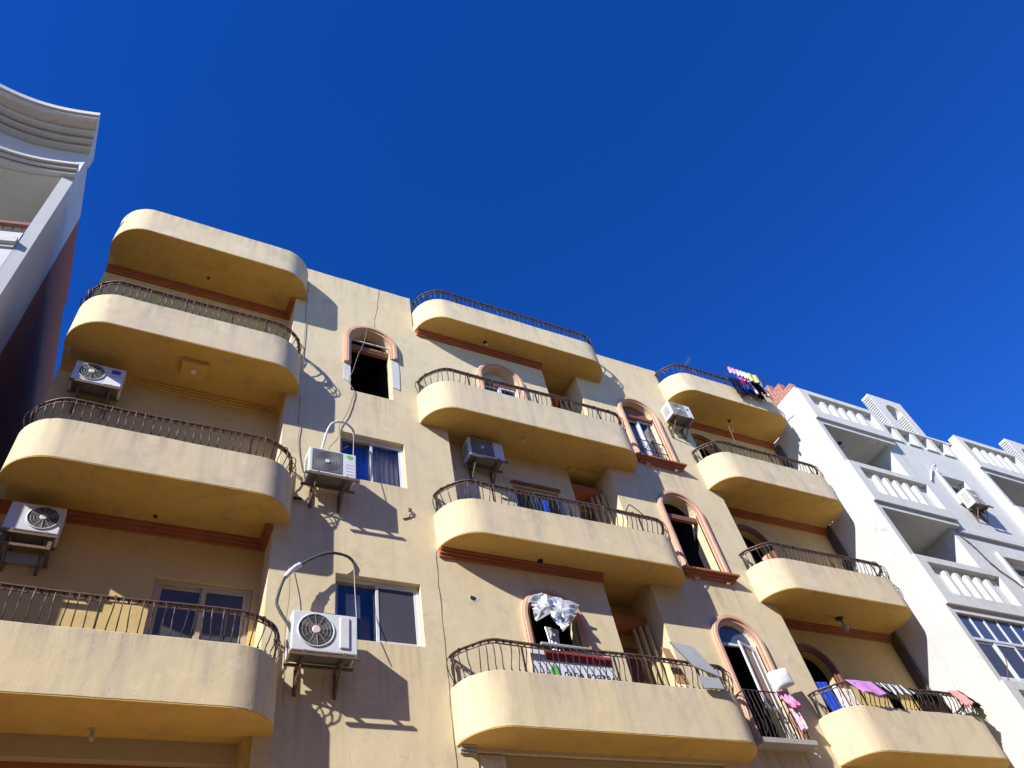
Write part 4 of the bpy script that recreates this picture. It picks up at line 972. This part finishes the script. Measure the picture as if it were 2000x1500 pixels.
# stepped brick wall on its roof edge
mb = MB(); mb.box(XW+0.02, XW+0.22, -0.99, -0.70, 16.452, 16.68); mb.box(XW+0.02, XW+0.22, -0.6995, -0.38, 16.452, 17.0); mb.box(XW+0.02, XW+0.22, -0.3795, -0.08, 16.452, 17.30); mb.box(XW+0.02, XW+0.22, -0.0795, 3.0, 16.452, 17.55)
mb.build('stepped_brick_wall', 'brickred', WB)
def balustrade(x0, x1, yf, zb, zt, parent):
    H = zt-zb
    mb = MB()
    mb.box(x0, x1, yf, yf+0.24, zt-0.17, zt)                                  # cap
    mb.box(x0, x0+0.30, yf+0.001, yf+0.239, zb, zt-0.171)
    mb.box(x1-0.22, x1, yf+0.001, yf+0.239, zb, zt-0.171)
    mb.box(x0+0.301, x1-0.221, yf+0.002, yf+0.238, zb, zb+0.30)
    fr = mb.build('balcony_parapet', 'whitefront', parent)
    p = MB().box(x0+0.302, x1-0.222, yf+0.14, yf+0.237, zb+0.301, zt-0.172).build('inset_panel', 'whitefront', fr); p.location = (0, 0, 0)
    n = 5
    for k in range(n):
        x = x0+0.74+k*(x1-x0-1.2)/n
        f = MB().prism_y([(x, zb+0.31), (x+0.13, zb+0.31), (x+0.13, zt-0.32), (x, zt-0.32)], yf+0.03, yf+0.139).build('fin', 'whitefront', fr); f.location = (0, 0, 0)
def bay(x0, x1, yf, floors, left_wall):
    for s, top in floors:
        balustrade(x0+0.004, x1, yf-0.07, s+0.16, top, WB)
        B('balcony_slab', 'whitefront', WB, x0+0.165, x1-0.02, yf, 0.3, s, s+0.158)
    zt_ = floors[0][0]
    B('back_wall', 'cream', WB, x0+0.165, x1+0.1, 0.302, 0.45, 0, zt_+1.0)
    if left_wall:
        B('pier', 'whitefront', WB, x0, x0+0.16, yf, 0.45, 0, zt_+1.3)
fl = [(14.95, 16.33), (11.97, 13.47), (9.05, 10.50), (6.0, 7.45)]
bay(15.5, 18.55, -1.05, fl, False)
bay(22.06, 25.2, -1.13, [(14.75, 16.30), (11.75, 13.35), (8.85, 10.4)], True)
# plain wall between the bays with its window openings
w1 = rect(19.86, 21.04, 13.18, 14.30); w2 = rect(19.62, 21.0, 10.2, 11.36); w3 = rect(19.62, 21.0, 7.2, 8.4)
link('bay_wall', panel([(18.30, 0), (22.06, 0), (22.06, 15.42), (18.30, 15.42)], [w1, w2, w3], -0.9, -0.60), M['whitefront'], WB)
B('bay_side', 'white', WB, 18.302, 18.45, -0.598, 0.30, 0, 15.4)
link('bay_wall', panel([(25.1, 0), (30, 0), (30, 15.42), (25.1, 15.42)], [rect(26.3, 27.5, 13.18, 14.3)], -0.9, -0.6), M['whitefront'], WB)
for (x0, x1, z0, z1) in ((19.86, 21.04, 13.18, 14.30), (19.62, 21.0, 10.2, 11.36), (19.62, 21.0, 7.2, 8.4)):
    f = frame_rect('window_frame', 'alu', WB, x0+0.004, x1-0.004, z0+0.004, z1-0.004, -0.72, -0.66, 0.04)
    xm = (x0+x1)/2
    sash(WB, x0+0.05, xm+0.02, z0+0.05, z1-0.05, -0.70, 'alu', 'darkglass'); sash(WB, xm-0.02, x1-0.05, z0+0.05, z1-0.05, -0.665, 'alu', 'blueglass')
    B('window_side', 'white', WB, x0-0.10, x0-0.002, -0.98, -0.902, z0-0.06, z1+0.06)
B('ledge', 'whitefront', WB, 18.56, 22.0, -0.98, -0.902, 11.86, 12.0)
# parapet band with niches over the plain wall
for xo in (0, 6.9):
    B('parapet_band', 'whitefront', WB, 18.58+xo, 22.40+xo, -0.72, -0.58, 15.421, 16.12)
    for k in range(5):
        x = 18.60+xo+k*0.78
        B('parapet_post', 'whitefront', WB, x, x+0.22, -0.90, -0.721, 15.421, 16.119)
        if k < 4: B('niche_sill', 'whitefront', WB, x+0.221, x+0.779, -0.94, -0.721, 15.421, 15.475)
    B('parapet_cap', 'whitefront', WB, 18.58+xo, 22.40+xo, -0.92, -0.56, 16.121, 16.20)
    # little arched turret
    ap = arch(20.36+xo, 0.34, 16.23, 17.12)
    tw = link('arched_turret', panel(rect(19.56+xo, 21.08+xo, 16.201, 17.76), [ap], -0.90, -0.62), M['whitefront'], WB)
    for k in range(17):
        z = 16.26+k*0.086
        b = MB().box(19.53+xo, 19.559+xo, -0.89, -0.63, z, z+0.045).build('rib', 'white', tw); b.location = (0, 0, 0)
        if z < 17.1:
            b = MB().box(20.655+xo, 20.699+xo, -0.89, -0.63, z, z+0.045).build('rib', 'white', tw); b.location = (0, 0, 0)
B('roof_deck', 'cement', WB, XW+0.17, 30, 0.46, 9, 15.6, 15.75)
# glazed-in balcony below the third balustrade
gz = empty('tmp') if False else None
ym = -1.0
B('window_rail', 'alu', WB, 15.662, 18.5, ym, ym+0.06, 8.44, 8.50)
B('window_rail', 'alu', WB, 15.662, 18.5, ym, ym+0.06, 7.52, 7.58)
for k in range(7):
    x = 15.70+k*0.46
    if k < 6: B('transom_pane', 'blueglass', WB, x, x+0.41, ym+0.02, ym+0.03, 8.502, 9.04)
    B('mullion', 'alu', WB, x-0.045, x-0.002, ym, ym+0.06, 8.501, 9.045)
for k in range(4):
    x = 15.68+k*0.70
    sash(WB, x, x+0.70, 7.59, 8.435, ym+(0.01 if k % 2 else 0.035), 'alu', 'darkglass', 0.05)
room(WB, 15.67, 18.28, -0.92, 0.2, 7.5, 9.04, 'room')
o = cord('iron_bracket', [(15.72, -1.07, 7.42), (15.80, -1.25, 7.75), (15.78, -1.3, 7.9)], 0.01, 'rustbr', 'thin rusty bracket sticking out below the glazed balcony', 'bracket', n=2)
lamp(16.7, -0.6, 14.95, 'lamp on the ceiling of white top balcony', 1.3)

# ================================================================== LEFT BUILDING
LB = empty('corner_building', (-6, 3, 0), 'white apartment block with sweeping moulded cornice and dark brick side wall', 'building')
LBOFF = Vector((-0.04, 0.12, 0.235))
XL = -2.77
B('side_wall', 'white', LB, XL-0.2, XL, -0.71, 0.73, -0.235, 17.40)
B('brick_wall', 'brickdark', LB, XL-0.2, XL, 0.732, 2.95, -0.235, 17.30)
B('brick_wall', 'brickdark', LB, XL-0.2, XL-0.001, 2.952, 5.4, -0.235, 17.02)
B('brick_wall', 'brickdark', LB, XL-0.2, XL-0.002, 5.402, 9.0, -0.235, 16.6)
# curved front: concave in plan, swept mouldings
def cy(x):
    t = (XL-x)/1.9
    return 0.17*(1-(1-min(2, t)*1.05)**2) if t < 1.9 else 0.0
def sweep(profile, name, mat, x_end=-9.0, parent=LB, n=40, xs=XL+0.004):
    path = []
    for i in range(n+1):
        x = xs+(x_end-xs)*i/n
        t = (xs-x)
        yy = 0.17*math.sin(math.pi*min(t, 2.2)/2.2) - (0.55*(1-math.cos(min(1.0, max(0, (t-2.2)/2.5))*math.pi/2)) if t > 2.2 else 0)
        path.append(((x, yy, 0), (0, 1, 0), (0, 0, 1)))
    return MB().ring(path, profile).build(name, mat, parent)
sweep([(-1.48, 17.92), (-1.48, 17.80), (-1.43, 17.80), (-1.43, 17.74), (-1.38, 17.70), (-1.17, 17.70), (-1.17, 17.58), (-1.10, 17.58), (-1.10, 17.62), (-1.03, 17.62), (-1.03, 17.50), (-0.96, 17.50), (-0.96, 17.54), (-0.90, 17.54), (-0.90, 17.44), (-0.82, 17.42), (-0.4, 17.42), (-0.4, 17.92)], 'cornice', 'white')
sweep([(-0.76, 17.419), (-0.76, 16.55), (-0.5, 16.55), (-0.5, 17.419)], 'frieze', 'white')
sweep([(-0.97, 16.549), (-0.97, 16.48), (-0.93, 16.48), (-0.93, 16.50), (-0.90, 16.50), (-0.90, 16.40), (-0.86, 16.40), (-0.86, 16.43), (-0.83, 16.43), (-0.83, 16.32), (-0.78, 16.30), (-0.4, 16.30), (-0.4, 16.549)], 'moulding', 'white')
sweep([(-0.68, 16.299), (-0.68, 16.26), (1.2, 16.26), (1.2, 16.299)], 'ceiling', 'white', xs=XL-0.21)
for x in (-3.25, -3.85, -4.45):
    t = XL-x; yy = 0.17*math.sin(math.pi*min(t, 2.2)/2.2)
    B('frieze_block', 'cement', LB, x-0.17, x+0.17, -0.79+yy, -0.70+yy, 16.66, 16.86)
sweep([(-0.80, 13.75), (-0.80, 13.60), (-0.74, 13.58), (-0.74, 13.52), (0.9, 13.52), (0.9, 13.75)], 'balcony_slab', 'white', xs=XL-0.21)
sweep([(-0.72, 14.02), (-0.72, 13.751), (-0.6, 13.751), (-0.6, 14.02)], 'balcony_parapet', 'white', xs=XL-0.21)
sweep([(-0.70, 14.42), (-0.70, 14.34), (-0.62, 14.34), (-0.62, 14.42)], 'handrail', 'brownfr', xs=XL-0.21)
for k in range(14):
    x = XL-0.30-k*0.14; t = XL-x; yy = 0.17*math.sin(math.pi*min(t, 2.2)/2.2)
    MB().tube([(x, -0.66+yy, 14.02), (x, -0.66+yy, 14.345)], 0.01, 4).build('railing_bar', 'iron', LB)
sweep([(-0.70, 13.519), (-0.70, 10.6), (-0.5, 10.6), (-0.5, 13.519)], 'front_wall', 'white', xs=XL-0.21)
B('slot', 'dark', LB, XL-0.75, XL-0.32, -0.735+0.06, -0.60, 12.5, 13.1)
sweep([(-0.80, 10.599), (-0.80, 10.45), (-0.74, 10.40), (0.9, 10.40), (0.9, 10.599)], 'balcony_slab', 'white', xs=XL-0.21)
B('back_wall', 'white', LB, -12, XL-0.21, 1.21, 1.4, -0.235, 17.3)
B('lower_wall', 'white', LB, -12, XL-0.21, -0.4, 1.2, -0.235, 10.39)
B('roof_deck', 'cement', LB, -12, XL-0.21, 1.41, 9, 16.0, 16.2)

LB.location = LB.location+LBOFF
